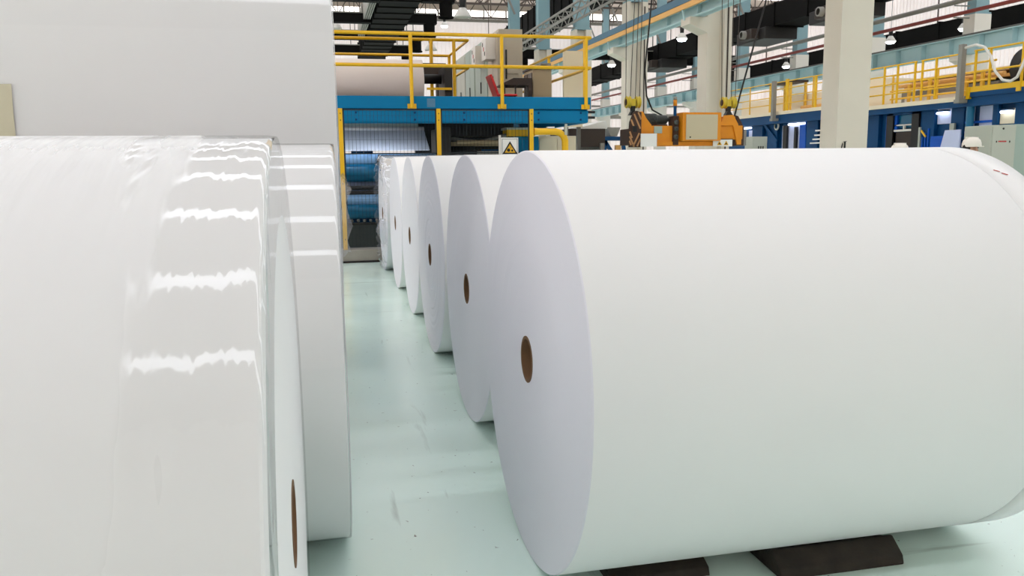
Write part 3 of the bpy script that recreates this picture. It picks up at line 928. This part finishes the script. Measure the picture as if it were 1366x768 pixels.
# warning sign
T = thing('warning_sign', 'white square warning sign with yellow triangle on the fence', 'sign', (2.95, 12.92, 1.6))
MB().box(2.825, 3.10, 12.915, 12.93, 1.60, 1.892).build('sign_plate', 'white_plate', T)
fr = MB()
for (a, b, c, d) in ((2.84, 3.085, 1.868, 1.873), (2.84, 2.845, 1.61, 1.873), (3.08, 3.085, 1.61, 1.873)):
    fr.box(a, b, 12.913, 12.915, c, d)
fr.build('border', 'dark', T)
cx, zb, zt = 2.965, 1.635, 1.835
MB().prism([(cx-0.125, zb), (cx+0.125, zb), (cx, zt)], 'Y', 12.911, 12.9145).build('triangle_border', 'black_paint', T)
MB().prism([(cx-0.088, zb+0.022), (cx+0.088, zb+0.022), (cx, zt-0.042)], 'Y', 12.909, 12.911).build('triangle', 'sign_yellow', T)
sy = MB()
for (a, b, r) in ((-0.024, 0.062, 0.026), (0.034, 0.055, 0.017)):
    sy.prism([(cx+a+r*math.cos(2*PI*k/14), zb+b+r*math.sin(2*PI*k/14)) for k in range(14)], 'Y', 12.907, 12.909)
sy.prism([(cx+0.008, zb+0.09), (cx+0.016, zb+0.09), (cx+0.014, zb+0.115), (cx+0.01, zb+0.115)], 'Y', 12.907, 12.909)
sy.build('symbol', 'black_paint', T)
MB().box(2.785, 2.82, 12.915, 12.93, 1.55, 1.93).build('back_strip', 'shade_white', T)

# ------------------------------------------------------------------ crane lifting beam
Y0 = 15.0
BM = thing('lifting_beam', 'orange crane lifting beam with motor and control cabinet hanging over the rolls', 'lifting beam', (6.85, Y0, 1.75))
MB().box(5.90, 7.50, Y0-0.14, Y0+0.14, 1.78, 2.16).build('box_girder', 'orange', BM, bevel=0.01)
MB().box(6.25, 7.45, Y0-0.18, Y0-0.14, 1.80, 1.86).build('bottom_rail', 'orange', BM)
MB().box(7.35, 8.02, Y0-0.17, Y0+0.17, 1.90, 2.16).build('right_arm', 'orange', BM, bevel=0.01)
# left striped end plate (octagon) with a black patch for the dark inside its square hole
pl = [(5.66, 1.76), (5.655, 2.02), (5.67, 2.22), (5.74, 2.39), (5.80, 2.43), (5.90, 2.40), (5.90, 1.76)]
MB().prism(pl, 'Y', Y0-0.26, Y0-0.22).build('end_plate', 'rust_dark', BM)
def stripe(p, q, wd):
    p, q = Vector((p[0], 0, p[1])), Vector((q[0], 0, q[1]))
    d = (q-p).normalized()
    n_ = Vector((-d.z, 0, d.x))*wd/2
    vs = [p-n_, p+n_, q+n_, q-n_]
    MB().prism([(v.x, v.z) for v in vs], 'Y', Y0-0.264, Y0-0.26).build('stripe', 'tan_stripe', BM)
for (p, q) in (((5.695, 2.27), (5.76, 2.12)), ((5.755, 2.37), (5.88, 2.10)), ((5.835, 2.40), (5.895, 2.27)),
               ((5.67, 2.05), (5.72, 1.93)), ((5.70, 1.80), (5.665, 1.88)), ((5.74, 1.78), (5.86, 2.02)), ((5.67, 1.96), (5.76, 1.77)), ((5.82, 1.78), (5.89, 1.92))):
    stripe(p, q, 0.03)
MB().box(5.73, 5.81, Y0-0.268, Y0-0.26, 2.04, 2.15).build('hole_dark_patch', 'black_paint', BM)
MB().prism([(5.90, 1.78), (5.90, 2.42), (5.955, 2.42), (6.02, 2.30), (6.13, 2.17), (6.13, 1.78)], 'Y', Y0-0.2, Y0+0.2).build('gusset', 'orange', BM, bevel=0.006)
MB().box(5.66, 5.90, Y0-0.22, Y0+0.22, 1.80, 2.10).build('end_block', 'rust_dark', BM)
# motor
MB().lathe([(5.97, 0.02), (5.97, 0.10), (6.05, 0.105), (6.30, 0.105), (6.30, 0.085), (6.50, 0.085), (6.52, 0.04), (6.60, 0.04), (6.60, 0.01)], (Y0, 2.28), 'X', 24).build('motor', 'motor', BM)
for k in range(7):
    MB().lathe([(6.06+0.033*k, 0.10), (6.06+0.033*k, 0.115), (6.07+0.033*k, 0.115), (6.07+0.033*k, 0.10)], (Y0, 2.28), 'X', 20).build('cooling_fin', 'motor', BM)
MB().box(6.1, 6.5, Y0-0.08, Y0+0.08, 2.155, 2.19).build('motor_base', 'rust_dark', BM)
MB().box(6.20, 6.36, Y0-0.155, Y0-0.14, 2.02, 2.15).build('bracket_plate', 'cabinet_green', BM)
MB().box(5.88, 6.20, Y0-0.29, Y0-0.275, 1.77, 2.01).build('blank_sign', 'white_plate', BM)
MB().bar((5.95, Y0-0.28, 1.9), (5.95, Y0-0.14, 1.9), 0.03, 0.03).build('sign_bracket', 'dark', BM)
# painted figure 1
MB().prism([(6.235, 1.85), (6.265, 1.85), (6.265, 1.99), (6.24, 1.99), (6.215, 1.965), (6.215, 1.95), (6.235, 1.955)], 'Y', Y0-0.146, Y0-0.14).build('painted_one', 'black_paint', BM)
# chain drive mast + beacon
MB().box(6.57, 6.68, Y0-0.2, Y0+0.05, 1.80, 2.34).build('drive_mast', 'rust_dark', BM, bevel=0.01)
for z in (1.95, 2.1, 2.22):
    MB().lathe([(Y0-0.23, 0.01), (Y0-0.23, 0.045), (Y0-0.2, 0.045)], (6.62, z), 'Y', 12).build('sprocket', 'motor', BM)
MB().lathe([(2.34, 0.03), (2.54, 0.03)], (6.64, Y0-0.1), 'Z', 12).build('beacon_pole', 'blue_dark', BM)
MB().lathe([(2.53, 0.001), (2.53, 0.036), (2.64, 0.036), (2.64, 0.001)], (6.64, Y0-0.1), 'Z', 14).build('beacon_lens', 'orange', BM)
MB().lathe([(2.64, 0.001), (2.64, 0.034), (2.70, 0.034), (2.70, 0.001)], (6.64, Y0-0.1), 'Z', 14).build('beacon_cap', 'duct_grey', BM)
# control cabinet
MB().box(6.71, 7.50, Y0-0.30, Y0+0.1, 1.87, 2.40).build('cabinet', 'orange', BM, bevel=0.008)
cd = MB().box(6.775, 7.42, Y0-0.318, Y0-0.30, 1.895, 2.36).build('cabinet_door', 'panel_beige', BM, bevel=0.004)
MB().lathe([(Y0-0.325, 0.001), (Y0-0.325, 0.014), (Y0-0.318, 0.014)], (6.86, 1.94), 'Y', 10).build('lock', 'dark', cd)
# right end bracket
MB().prism([(7.52, 2.16), (7.61, 2.35), (7.80, 2.36), (7.90, 2.2), (7.98, 1.95), (7.98, 1.80), (7.90, 1.80), (7.80, 2.16)], 'Y', Y0-0.20, Y0-0.16).build('end_bracket', 'orange', BM)
MB().prism([(7.85, 2.36), (7.93, 2.34), (8.06, 2.12), (8.06, 1.78), (7.95, 1.78), (7.98, 2.10)], 'Y', Y0-0.15, Y0+0.2).build('end_bracket', 'rust_dark', BM)
MB().box(7.60, 7.86, Y0-0.16, Y0+0.16, 2.16, 2.33).build('bracket_block', 'orange', BM)
MB().box(8.06, 8.14, Y0-0.1, Y0+0.2, 1.78, 2.08).build('grey_box', 'duct_grey', BM)
MB().box(7.38, 7.78, Y0-0.225, Y0-0.21, 1.765, 1.895).build('label_plate', 'white_plate', BM)
MB().box(7.42, 7.80, Y0-0.21, Y0-0.17, 1.885, 1.91).build('label_rail', 'rust_dark', BM)
for x in (7.51, 7.65):
    MB().prism([(x-0.05, 1.79), (x+0.05, 1.79), (x, 1.875)], 'Y', Y0-0.229, Y0-0.225).build('hazard_triangle', 'sign_yellow', BM)
    MB().prism([(x-0.018, 1.805), (x+0.018, 1.805), (x+0.004, 1.84), (x-0.012, 1.83)], 'Y', Y0-0.232, Y0-0.229).build('hazard_symbol', 'black_paint', BM)
# pulleys + clevises
for (cx, lab) in ((5.825, 'left'), (7.79, 'right')):
    for s in (-1, 1):
        x = cx + s*0.095
        wl = MB().lathe([(x-0.04, 0.03), (x-0.04, 0.108), (x-0.028, 0.115), (x-0.012, 0.09), (x+0.012, 0.09), (x+0.028, 0.115), (x+0.04, 0.108), (x+0.04, 0.03)], (Y0, 2.60), 'X', 28).build('pulley_wheel', 'pulley', BM)
        MB().lathe([(x-0.046, 0.005), (x-0.046, 0.062), (x+0.046, 0.062), (x+0.046, 0.005)], (Y0, 2.60), 'X', 18).build('hub', 'rust_dark', wl)
    MB().lathe([(cx-0.1, 0.02), (cx+0.1, 0.02)], (Y0, 2.60), 'X', 10).build('axle', 'grey_metal', BM)
    MB().box(cx-0.04, cx+0.04, Y0-0.06, Y0+0.06, 2.53, 2.66).build('pulley_yoke', 'pulley', BM)
    MB().prism([(cx-0.035, 2.53), (cx+0.035, 2.53), (cx+0.03, 2.44), (cx+0.08, 2.36), (cx-0.08, 2.36), (cx-0.03, 2.44)], 'Y', Y0-0.05, Y0+0.05).build('clevis', 'black_paint', BM)
# travelling crane carrying it (above the frame)
T = thing('crane_bridge', 'overhead travelling crane bridge carrying the lifting beam', 'crane', (0, 15, 6.0))
MB().box(-25.6, 9.9, 14.2, 14.5, 5.95, 6.7).build('bridge_girder', 'yellow', T)
MB().box(-25.6, 9.9, 15.5, 15.8, 5.95, 6.7).build('bridge_girder', 'yellow', T)
MB().box(9.70, 9.96, 13.4, 16.6, 5.625, 5.95).build('end_truck', 'yellow', T)
MB().box(-25.85, -25.5, 13.4, 16.6, 5.625, 5.95).build('end_truck', 'yellow', T)
MB().box(5.4, 8.9, 14.3, 15.7, 6.7, 7.0).build('hoist_trolley', 'orange', T)
def hoist_rope(label, tops, r=0.007, m='rope'):
    T = thing('hoist_rope', label, 'rope', (tops[0][0], Y0, 2.6), 'hoist ropes of the lifting beam')
    for (xt, xb, zb) in tops:
        MB().tube([(xb, Y0, zb), (xt, Y0, 6.7)], r, 6).build('strand', m, T)
hoist_rope('thin hoist ropes rising from the left pulley block', [(5.67, 5.687, 2.6), (5.93, 5.772, 2.6), (5.98, 5.875, 2.6), (6.03, 5.96, 2.6)])
hoist_rope('thin hoist ropes rising from the right pulley block', [(7.55, 7.65, 2.6), (7.72, 7.74, 2.6), (7.83, 7.85, 2.6), (8.03, 7.93, 2.6)])
MB().tube([(6.36, Y0, 6.7), (6.19, Y0, 4.6), (6.06, Y0, 3.2), (6.10, Y0, 2.72), (6.22, Y0, 2.46), (6.42, Y0, 2.36)], 0.016, 8).build('power_cable', 'black_paint', label='black power cable drooping down to the lifting beam motor', cat='cable')
MB().tube([(8.70, Y0, 6.7), (8.40, Y0-0.2, 4.45), (8.02, Y0, 2.70), (7.93, Y0, 2.36)], 0.018, 8).build('power_cable', 'black_paint', label='black power cable slanting down to the right end of the lifting beam', cat='cable')

# ------------------------------------------------------------------ yellow-railed machine on the right
MX = 17.3
RM = thing('coating_machine', 'long dark blue machine with railed upper deck on the right', 'machine', (20, 26, 0))
MB().box(17.0, 21, 19.4, 24.2, 3.02, 3.14).build('deck', 'cream', RM)
MB().box(17.0, 21, 24.2, 34.5, 3.18, 3.30).build('deck', 'cream', RM)
MB().box(17.0, 21, 15.0, 19.35, 3.10, 3.24).build('deck', 'blue_dark', RM)
MB().box(17.05, 17.25, 15, 34.5, 2.86, 3.02).build('edge_beam', 'blue_dark', RM)
MB().box(17.05, 17.25, 24.2, 34.5, 3.02, 3.18).build('edge_beam', 'blue_dark', RM)
MB().box(17.05, 17.25, 15.0, 19.35, 3.02, 3.10).build('edge_beam', 'blue_dark', RM)
def posts(ys, m, wx=0.14):
    for (a, b) in ys:
        MB().box(MX, MX+wx, a, b, 0, 2.9).build('column', m, RM, bevel=0.01)
posts([(29.3, 30.0), (30.4, 31.2), (26.6, 27.3), (25.2, 26.4), (23.3, 24.0), (20.85, 21.4), (19.72, 20.2), (18.56, 18.73), (15.4, 18.0)], 'blue_dark')
posts([(27.35, 27.75), (22.45, 22.95)], 'blue_bright')
MB().tube([(17.15, 19.33, 0), (17.15, 19.33, 2.86)], 0.10, 14).build('round_column', 'teal_roller', RM)
# openings with white web, panels and tube lamps
for (a, b, z0, z1, m) in ((27.8, 29.05, 1.0, 2.78, 'lavender_panel'), (19.45, 19.72, 1.0, 2.86, 'lavender_panel'), (18.74, 19.25, 0.9, 2.86, 'lavender_panel'),
                          (20.25, 20.82, 2.46, 2.88, 'lavender_panel'), (18.05, 18.55, 2.36, 2.74, 'cream'), (31.2, 31.6, 1.0, 2.7, 'lavender_panel')):
    MB().box(MX+0.08, MX+0.12, a, b, z0, z1).build('web_panel', m, RM)
for (a, b, z) in ((27.4, 28.5, 2.80), (31.3, 32.4, 2.80), (20.35, 20.75, 2.76), (18.1, 18.45, 2.66)):
    MB().tube([(MX+0.0, a, z), (MX+0.0, b, z)], 0.035, 8).build('tube_lamp', 'tube_lamp', RM)
    MB().box(MX-0.04, MX+0.08, a, b, z+0.04, z+0.07).build('lamp_holder', 'blue_dark', RM)
MB().box(MX+0.14, MX+0.5, 15, 34.4, 0.0, 2.95).build('back_wall', 'blue_dark', RM)
MB().box(MX-0.02, MX+0.06, 28.6, 28.85, 1.6, 2.78).build('bracket', 'black_paint', RM)
MB().box(MX-0.02, MX+0.06, 27.95, 28.08, 1.9, 2.70).build('bracket', 'dark', RM)
MB().bar((MX-0.05, 30.2, 2.9), (MX-0.05, 29.2, 2.2), 0.05, 0.12).build('brace', 'blue_dark', RM)
MB().lathe([(MX-0.05, 0.1), (MX-0.05, 0.15), (MX, 0.15)], (29.3, 2.78), 'X', 16).build('vent_ring', 'shade_white', RM)
for (z, a, b) in ((2.05, 26.3, 26.9), (2.18, 26.3, 26.75), (2.32, 26.3, 26.65), (2.48, 26.3, 26.6)):
    MB().box(MX-0.1, MX+0.0, a, b, z, z+0.05).build('step', 'white_plate', RM)
# black framed bay with white rail and brown lower tank
MB().box(MX-0.06, MX, 22.55, 22.85, 1.2, 2.93).build('bay_jamb', 'black_paint', RM)
MB().box(MX-0.06, MX, 21.42, 21.72, 1.2, 2.93).build('bay_jamb', 'black_paint', RM)
MB().box(MX-0.06, MX, 21.42, 22.85, 2.80, 2.93).build('bay_lintel', 'blue_dark', RM)
MB().box(MX+0.08, MX+0.12, 21.7, 22.55, 2.42, 2.80).build('teal_panel', 'teal_roller', RM)
MB().box(MX+0.0, MX+0.06, 21.72, 22.55, 2.48, 2.52).build('white_rail', 'shade_white', RM)
MB().box(MX+0.0, MX+0.06, 22.1, 22.16, 2.36, 2.48).build('white_post', 'shade_white', RM)
MB().box(MX-0.02, MX+0.06, 21.72, 22.55, 2.31, 2.37).build('white_ledge', 'shade_white', RM)
MB().box(MX+0.0, MX+0.12, 21.72, 22.55, 1.85, 2.30).build('brown_tank', 'brown_dark', RM)
for k in range(3):
    MB().box(MX-0.04, MX, 21.0+0.12*k, 21.04+0.12*k, 1.7, 2.35-0.12*k).build('pipe_stub', 'blue_bright', RM)
MB().bar((MX-0.05, 21.3, 2.3), (MX-0.05, 21.1, 2.12), 0.03, 0.05).build('hazard_bar', 'yellow', RM)
MB().box(MX-0.05, MX, 21.35, 21.5, 1.8, 2.4).build('valve_block', 'cabinet_grey', RM)
MB().box(MX-0.08, MX+0.1, 19.75, 20.85, 2.05, 2.12).build('blue_rail', 'blue_bright', RM)
MB().box(MX-0.05, MX, 20.0, 20.9, 1.5, 2.05).build('blue_tank', 'blue_bright', RM)
MB().box(MX-0.10, MX-0.04, 19.95, 20.12, 2.1, 2.45).build('valve', 'cabinet_grey', RM)
MB().prism([(19.48, 1.6), (20.25, 1.6), (20.05, 2.26), (19.48, 2.26)], 'X', MX-0.3, MX-0.26).build('white_sheet', 'lavender_panel', RM)
for z in (2.02, 2.16, 2.42):
    MB().box(MX+0.02, MX+0.07, 18.74, 19.7, z, z+0.06).build('inner_rail', 'blue_bright', RM)
MB().box(MX-0.02, MX+0.06, 18.76, 19.1, 1.6, 1.95).build('white_box', 'white_plate', RM)
# white hoods and gear on the deck
MB().box(18.6, 20.8, 20.0, 24.0, 3.14, 3.62).build('hood', 'duct_grey', RM, bevel=0.03)
MB().box(18.4, 18.6, 20.6, 23.6, 3.2, 3.45).build('hood_roll', 'shade_white', RM, bevel=0.05)
for (z, m) in ((3.72, 'orange_pale'), (3.92, 'cream'), (3.55, 'crane_blue')):
    MB().box(18.7, 20.6, 19.6, 24.0, z, z+0.09).build('cross_beam', m, RM)
MB().box(20.3, 20.5, 19.5, 24.1, 3.86, 4.10).build('cross_beam', 'dark', RM)
for (y, z) in ((20.3, 3.9), (20.9, 3.75), (22.4, 3.9), (23.3, 3.8)):
    MB().box(18.35, 18.42, y, y+0.1, 3.14, z).build('stanchion', 'yellow_pale', RM)
MB().tube([(18.5, 19.7, 3.80), (18.5, 24.0, 3.80)], 0.06, 10).build('deck_pipe', 'orange_pale', RM)
for y in (19.8, 21.8, 23.8):
    MB().box(20.0, 20.2, y, y+0.15, 3.14, 4.05).build('hood_post', 'cream', RM)
MB().box(18.4, 20.8, 26.0, 34.2, 3.30, 4.0).build('hood', 'cream', RM, bevel=0.03)
MB().box(18.0, 18.38, 27.4, 28.9, 3.30, 3.52).build('gear_case', 'orange_pale', RM, bevel=0.03)
MB().box(19.4, 20.8, 26.0, 28.5, 4.0, 4.3).build('hood_tower', 'cream', RM, bevel=0.02)
MB().box(17.6, 18.38, 29.0, 30.6, 4.42, 4.5).build('canopy', 'brown_dark', RM)
for y in (29.05, 30.5):
    MB().box(17.65, 17.72, y, y+0.08, 3.3, 4.42).build('canopy_post', 'yellow_pale', RM)
    MB().box(18.28, 18.36, y, y+0.08, 3.3, 4.42).build('canopy_post', 'yellow_pale', RM)
MB().box(18.6, 20.9, 16.6, 19.1, 3.24, 4.1).build('hood', 'cream', RM, bevel=0.03)
# deck railings
T = thing('guard_railing', 'pale yellow guard railing on the far stretch of the right machine deck', 'railing', (17, 29, 3.3))
railing(T, [(17.05, 24.9), (17.05, 34.3)], 3.30, [0.28, 0.55, 0.82, 1.08], 0.02, [(17.05, y) for y in (24.9, 25.6, 26.6, 28.3, 29.4, 31.0, 32.8, 34.3)], 'yellow_pale', rp=0.025)
MB().box(17.02, 17.08, 28.2, 28.35, 3.3, 4.45).build('gate_post', 'yellow', T)
MB().box(17.02, 17.08, 26.4, 26.5, 3.3, 4.38).build('gate_post', 'yellow', T)
T = thing('guard_railing', 'yellow guard railing right of the near concrete column', 'railing', (17, 21.5, 3.14))
railing(T, [(17.05, 19.65), (17.05, 21.2)], 3.14, [0.3, 0.58, 0.84, 1.13], 0.022, [(17.05, 19.72), (17.05, 20.6), (17.05, 21.15)], 'yellow', rp=0.035)
railing(T, [(17.05, 21.4), (17.05, 23.75)], 3.14, [0.3, 0.58, 0.84, 1.13], 0.022, [(17.05, 21.45), (17.05, 22.2), (17.05, 22.8), (17.05, 23.7)], 'yellow', rp=0.035)
T = thing('guard_railing', 'yellow guard railing inside the right machine deck by the hoods', 'railing', (18.2, 22, 3.14))
railing(T, [(18.2, 19.7), (18.2, 24.0)], 3.14, [0.25, 0.5, 0.75, 1.0], 0.03, [(18.2, y) for y in (19.9, 20.9, 21.9, 22.9, 23.9)], 'yellow_pale', rp=0.035)
T = thing('guard_railing', 'yellow guard railing with toe board at the right edge of the picture', 'railing', (17, 17.5, 3.1))
railing(T, [(17.05, 15.1), (17.05, 19.2)], 3.24, [0.5, 1.05], 0.026, [(17.05, y) for y in (15.2, 17.62, 18.65, 19.15)], 'yellow', rp=0.035)
MB().box(16.99, 17.05, 15.05, 19.3, 3.22, 3.36).build('toe_board', 'yellow', T)
MB().box(16.97, 17.06, 17.55, 17.69, 3.12, 3.36).build('base_plate', 'yellow', T)
MB().box(16.97, 17.06, 19.22, 19.34, 3.05, 3.36).build('base_plate', 'yellow', T)
T = thing('guard_railing', 'yellow inner guard railing behind the coiled hose', 'railing', (18.2, 17.5, 3.24))
railing(T, [(18.3, 15.1), (18.3, 19.2)], 3.24, [0.3, 0.65, 0.95], 0.03, [(18.3, y) for y in (15.2, 16.8, 17.9, 18.5, 19.1)], 'yellow_pale', rp=0.04)
# brown cable post
for (y, zt, lab) in ((19.42, 4.48, 'grey brown steel post at the gap in the yellow railing'), (28.85, 4.42, 'grey brown steel post behind the right pulley, on the far deck')):
    T = thing('cable_post', lab, 'post', (16.85, y, 2.9))
    MB().box(16.78, 16.92, y-0.07, y+0.07, 3.02, zt).build('post', 'duct_grey', T)
    MB().box(16.76, 17.02, y-0.1, y+0.1, 2.95, 3.05).build('foot', 'duct_grey', T)
# hose
hp = [(16.86, 19.33, 4.38), (16.8, 18.9, 4.40), (16.8, 18.6, 4.30), (16.8, 18.38, 4.05), (16.8, 18.2, 3.65), (16.8, 17.95, 3.42), (16.8, 17.70, 3.36), (16.8, 17.5, 3.44), (16.85, 17.42, 3.7), (16.95, 17.40, 4.0), (17.12, 17.38, 4.14), (17.4, 17.5, 4.1)]
MB().tube(hp, 0.035, 8).build('cable_hose', 'shade_white', label='pale ribbed hose looping over the right deck railing', cat='hose')
T = thing('cable_reel', 'black cable reel on the deck at the right edge', 'reel', (17.9, 18.3, 3.24))
MB().lathe([(17.7, 0.03), (17.7, 0.46), (17.74, 0.46), (17.74, 0.2), (17.95, 0.2), (17.95, 0.46), (17.99, 0.46), (17.99, 0.03)], (18.25, 3.80), 'X', 28).build('drum', 'dark', T)
MB().lathe([(17.66, 0.01), (17.66, 0.12), (17.7, 0.12)], (18.25, 3.80), 'X', 16).build('hub', 'beige', T)
MB().box(17.75, 17.94, 18.05, 18.45, 3.24, 3.62).build('stand', 'dark', T)

# control cabinets in front of that machine
T = thing('control_cabinet', 'grey control cabinet with red lettering at the right edge', 'cabinet', (13.5, 14.3, 0))
MB().box(12.93, 13.52, 14.0, 14.7, 0, 2.13).build('body', 'cabinet_grey', T, bevel=0.012)
MB().box(13.53, 14.3, 14.05, 14.7, 0, 2.15).build('side_unit', 'cabinet_green', T, bevel=0.012)
MB().box(12.96, 13.49, 13.985, 14.0, 0.1, 2.10).build('door', 'cabinet_grey', T, bevel=0.005)
lt = MB()
for k in range(6):
    x = 13.105 + 0.032*k
    lt.box(x, x+0.022, 13.978, 13.985, 1.80, 1.825)
lt.build('red_lettering', 'red', T)
for x in (13.05, 13.36):
    MB().box(x, x+0.015, 13.975, 13.985, 1.79, 1.825).build('lock', 'dark', T)
MB().lathe([(13.975, 0.001), (13.975, 0.02), (13.985, 0.02)], (13.20, 2.06), 'Y', 10).build('badge', 'dark', T)
T = thing('control_cabinet', 'small grey control cabinet behind the right end of the lifting beam', 'cabinet', (14.1, 25, 0))
MB().box(13.88, 14.42, 25.0, 25.5, 0, 2.26).build('body', 'cabinet_grey', T, bevel=0.012)
MB().box(13.92, 14.38, 24.985, 25.0, 0.1, 2.2).build('door', 'cabinet_grey', T, bevel=0.005)
for x in (14.08, 14.16, 14.24):
    MB().box(x, x+0.04, 24.975, 24.985, 1.80, 1.95).build('switch', 'dark', T)

# ------------------------------------------------------------------ people in hard hats behind the rolls
def skin_mesh(name, verts, edges, radii, m, T, root=0, sub=2):
    me = bpy.data.meshes.new(name)
    loc = LOC[T.name]
    me.from_pydata([tuple(Vector(v)) for v in verts], edges, [])
    me.materials.append(MATS[m])
    o = bpy.data.objects.new(name, me)
    C.objects.link(o)
    o.parent = T
    sk = o.modifiers.new('skin', 'SKIN')
    sk.use_smooth_shade = True
    if not me.skin_vertices:
        bpy.context.view_layer.objects.active = o
    lay = me.skin_vertices[0].data
    for i, r in enumerate(radii):
        lay[i].radius = (r, r) if not isinstance(r, tuple) else r
        lay[i].use_root = (i == root)
    ss = o.modifiers.new('subsurf', 'SUBSURF')
    ss.levels = ss.render_levels = sub
    LOC[o.name] = loc
    return o

def person(x, y, h, label):
    T = thing('person', label, 'person', (x, y, 0))
    k = h/1.76      # facing +X
    V, E, Rr = [], [], []
    def v(p, r, par=None):
        V.append((p[0]*k, p[1]*k, p[2]*k))
        Rr.append(r*k)
        if par is not None:
            E.append((par, len(V)-1))
        return len(V)-1
    pelvis = v((0, 0, 0.95), 0.13)
    belly = v((0, 0, 1.12), 0.125, pelvis)
    chest = v((0, 0, 1.32), 0.14, belly)
    neckb = v((0.0, 0, 1.45), 0.075, chest)
    neck = v((0.01, 0, 1.51), 0.052, neckb)
    head = v((0.03, 0, 1.60), 0.085, neck)
    v((0.03, 0, 1.67), 0.085, head)
    for s in (-1, 1):
        hip = v((0, s*0.09, 0.88), 0.095, pelvis)
        knee = v((0.02, s*0.10, 0.50), 0.062, hip)
        ank = v((-0.01, s*0.10, 0.09), 0.042, knee)
        v((0.14, s*0.11, 0.04), 0.035, ank)
        sh = v((0, s*0.18, 1.40), 0.062, chest)
        el = v((-0.03, s*0.24, 1.13), 0.045, sh)
        wr = v((0.06, s*0.24, 0.90), 0.03, el)
        pm_ = v((0.08, s*0.24, 0.84), 0.032, wr)
        for j, L in enumerate((0.075, 0.085, 0.08, 0.06)):
            f1 = v((0.075+0.018*(j-1.5), s*0.245, 0.80), 0.009, pm_)
            v((0.085+0.018*(j-1.5), s*0.235, 0.80-L), 0.008, f1)
        t1 = v((0.12, s*0.225, 0.83), 0.010, wr)
        v((0.135, s*0.215, 0.79), 0.009, t1)
    skin_mesh('body', V, E, Rr, 'skin', T)
    # clothing over trunk, arms and legs
    V2, E2, R2 = [], [], []
    def u(p, r, par=None):
        V2.append((p[0]*k, p[1]*k, p[2]*k))
        R2.append(r*k)
        if par is not None:
            E2.append((par, len(V2)-1))
        return len(V2)-1
    p0 = u((0, 0, 0.95), 0.15)
    p1 = u((0, 0, 1.14), 0.145, p0)
    p2 = u((0, 0, 1.33), 0.158, p1)
    u((0, 0, 1.45), 0.085, p2)
    for s in (-1, 1):
        a = u((0, s*0.09, 0.86), 0.112, p0)
        b_ = u((0.02, s*0.10, 0.50), 0.08, a)
        u((-0.01, s*0.10, 0.10), 0.062, b_)
        c = u((0, s*0.18, 1.40), 0.075, p2)
        d = u((-0.03, s*0.24, 1.13), 0.058, c)
        u((0.055, s*0.24, 0.92), 0.044, d)
    skin_mesh('work_clothes', V2, E2, R2, 'workwear', T)
    # face details
    fb = MB()
    X, Z = x, 0
    fb.tube([(x+0.105*k, y, 1.625*k), (x+0.135*k, y, 1.59*k), (x+0.11*k, y, 1.58*k)], [0.008, 0.014, 0.01], 8)
    fb.build('nose', 'skin', T)
    for s in (-1, 1):
        MB().lathe([(x+0.105*k, 0.001), (x+0.113*k, 0.009), (x+0.10*k, 0.010)], (y+s*0.032*k, 1.625*k), 'X', 10).build('eye', 'hair', T)
        MB().tube([(x+0.03*k, y+s*0.086*k, 1.635*k), (x+0.02*k, y+s*0.097*k, 1.61*k), (x+0.03*k, y+s*0.088*k, 1.58*k)], 0.011, 8).build('ear', 'skin', T)
    MB().box(x+0.098*k, x+0.108*k, y-0.024*k, y+0.024*k, 1.553*k, 1.561*k).build('mouth', 'red', T)
    MB().tube([(x-0.045*k, y, 1.655*k), (x-0.058*k, y, 1.60*k), (x-0.045*k, y, 1.56*k)], [0.05, 0.055, 0.03], 10).build('hair', 'hair', T)
    hat = MB()
    prof = [(1.635, 0.122), (1.645, 0.124), (1.69, 0.121), (1.73, 0.106), (1.757, 0.075), (1.768, 0.04), (1.772, 0.001)]
    hat.lathe([(a*k, r*k) for a, r in prof], (x+0.03*k, y), 'Z', 28)
    hat.prism([((x+0.12*k), y-0.085*k), (x+0.185*k, y-0.06*k), (x+0.205*k, y), (x+0.185*k, y+0.06*k), (x+0.12*k, y+0.085*k)], 'Z', 1.635*k, 1.645*k)
    hat.build('hard_hat', 'hat_white', T)
    MB().bar((x-0.07*k, y, 1.757*k), (x+0.13*k, y, 1.757*k), 0.02*k, 0.03*k).build('hat_ridge', 'hat_white', T)
person(8.90, 10.0, 1.775, 'person in a white hard hat facing right, behind the foreground roll near its right end')
person(7.98, 10.3, 1.705, 'person whose white hard hat barely shows over the middle of the foreground roll')
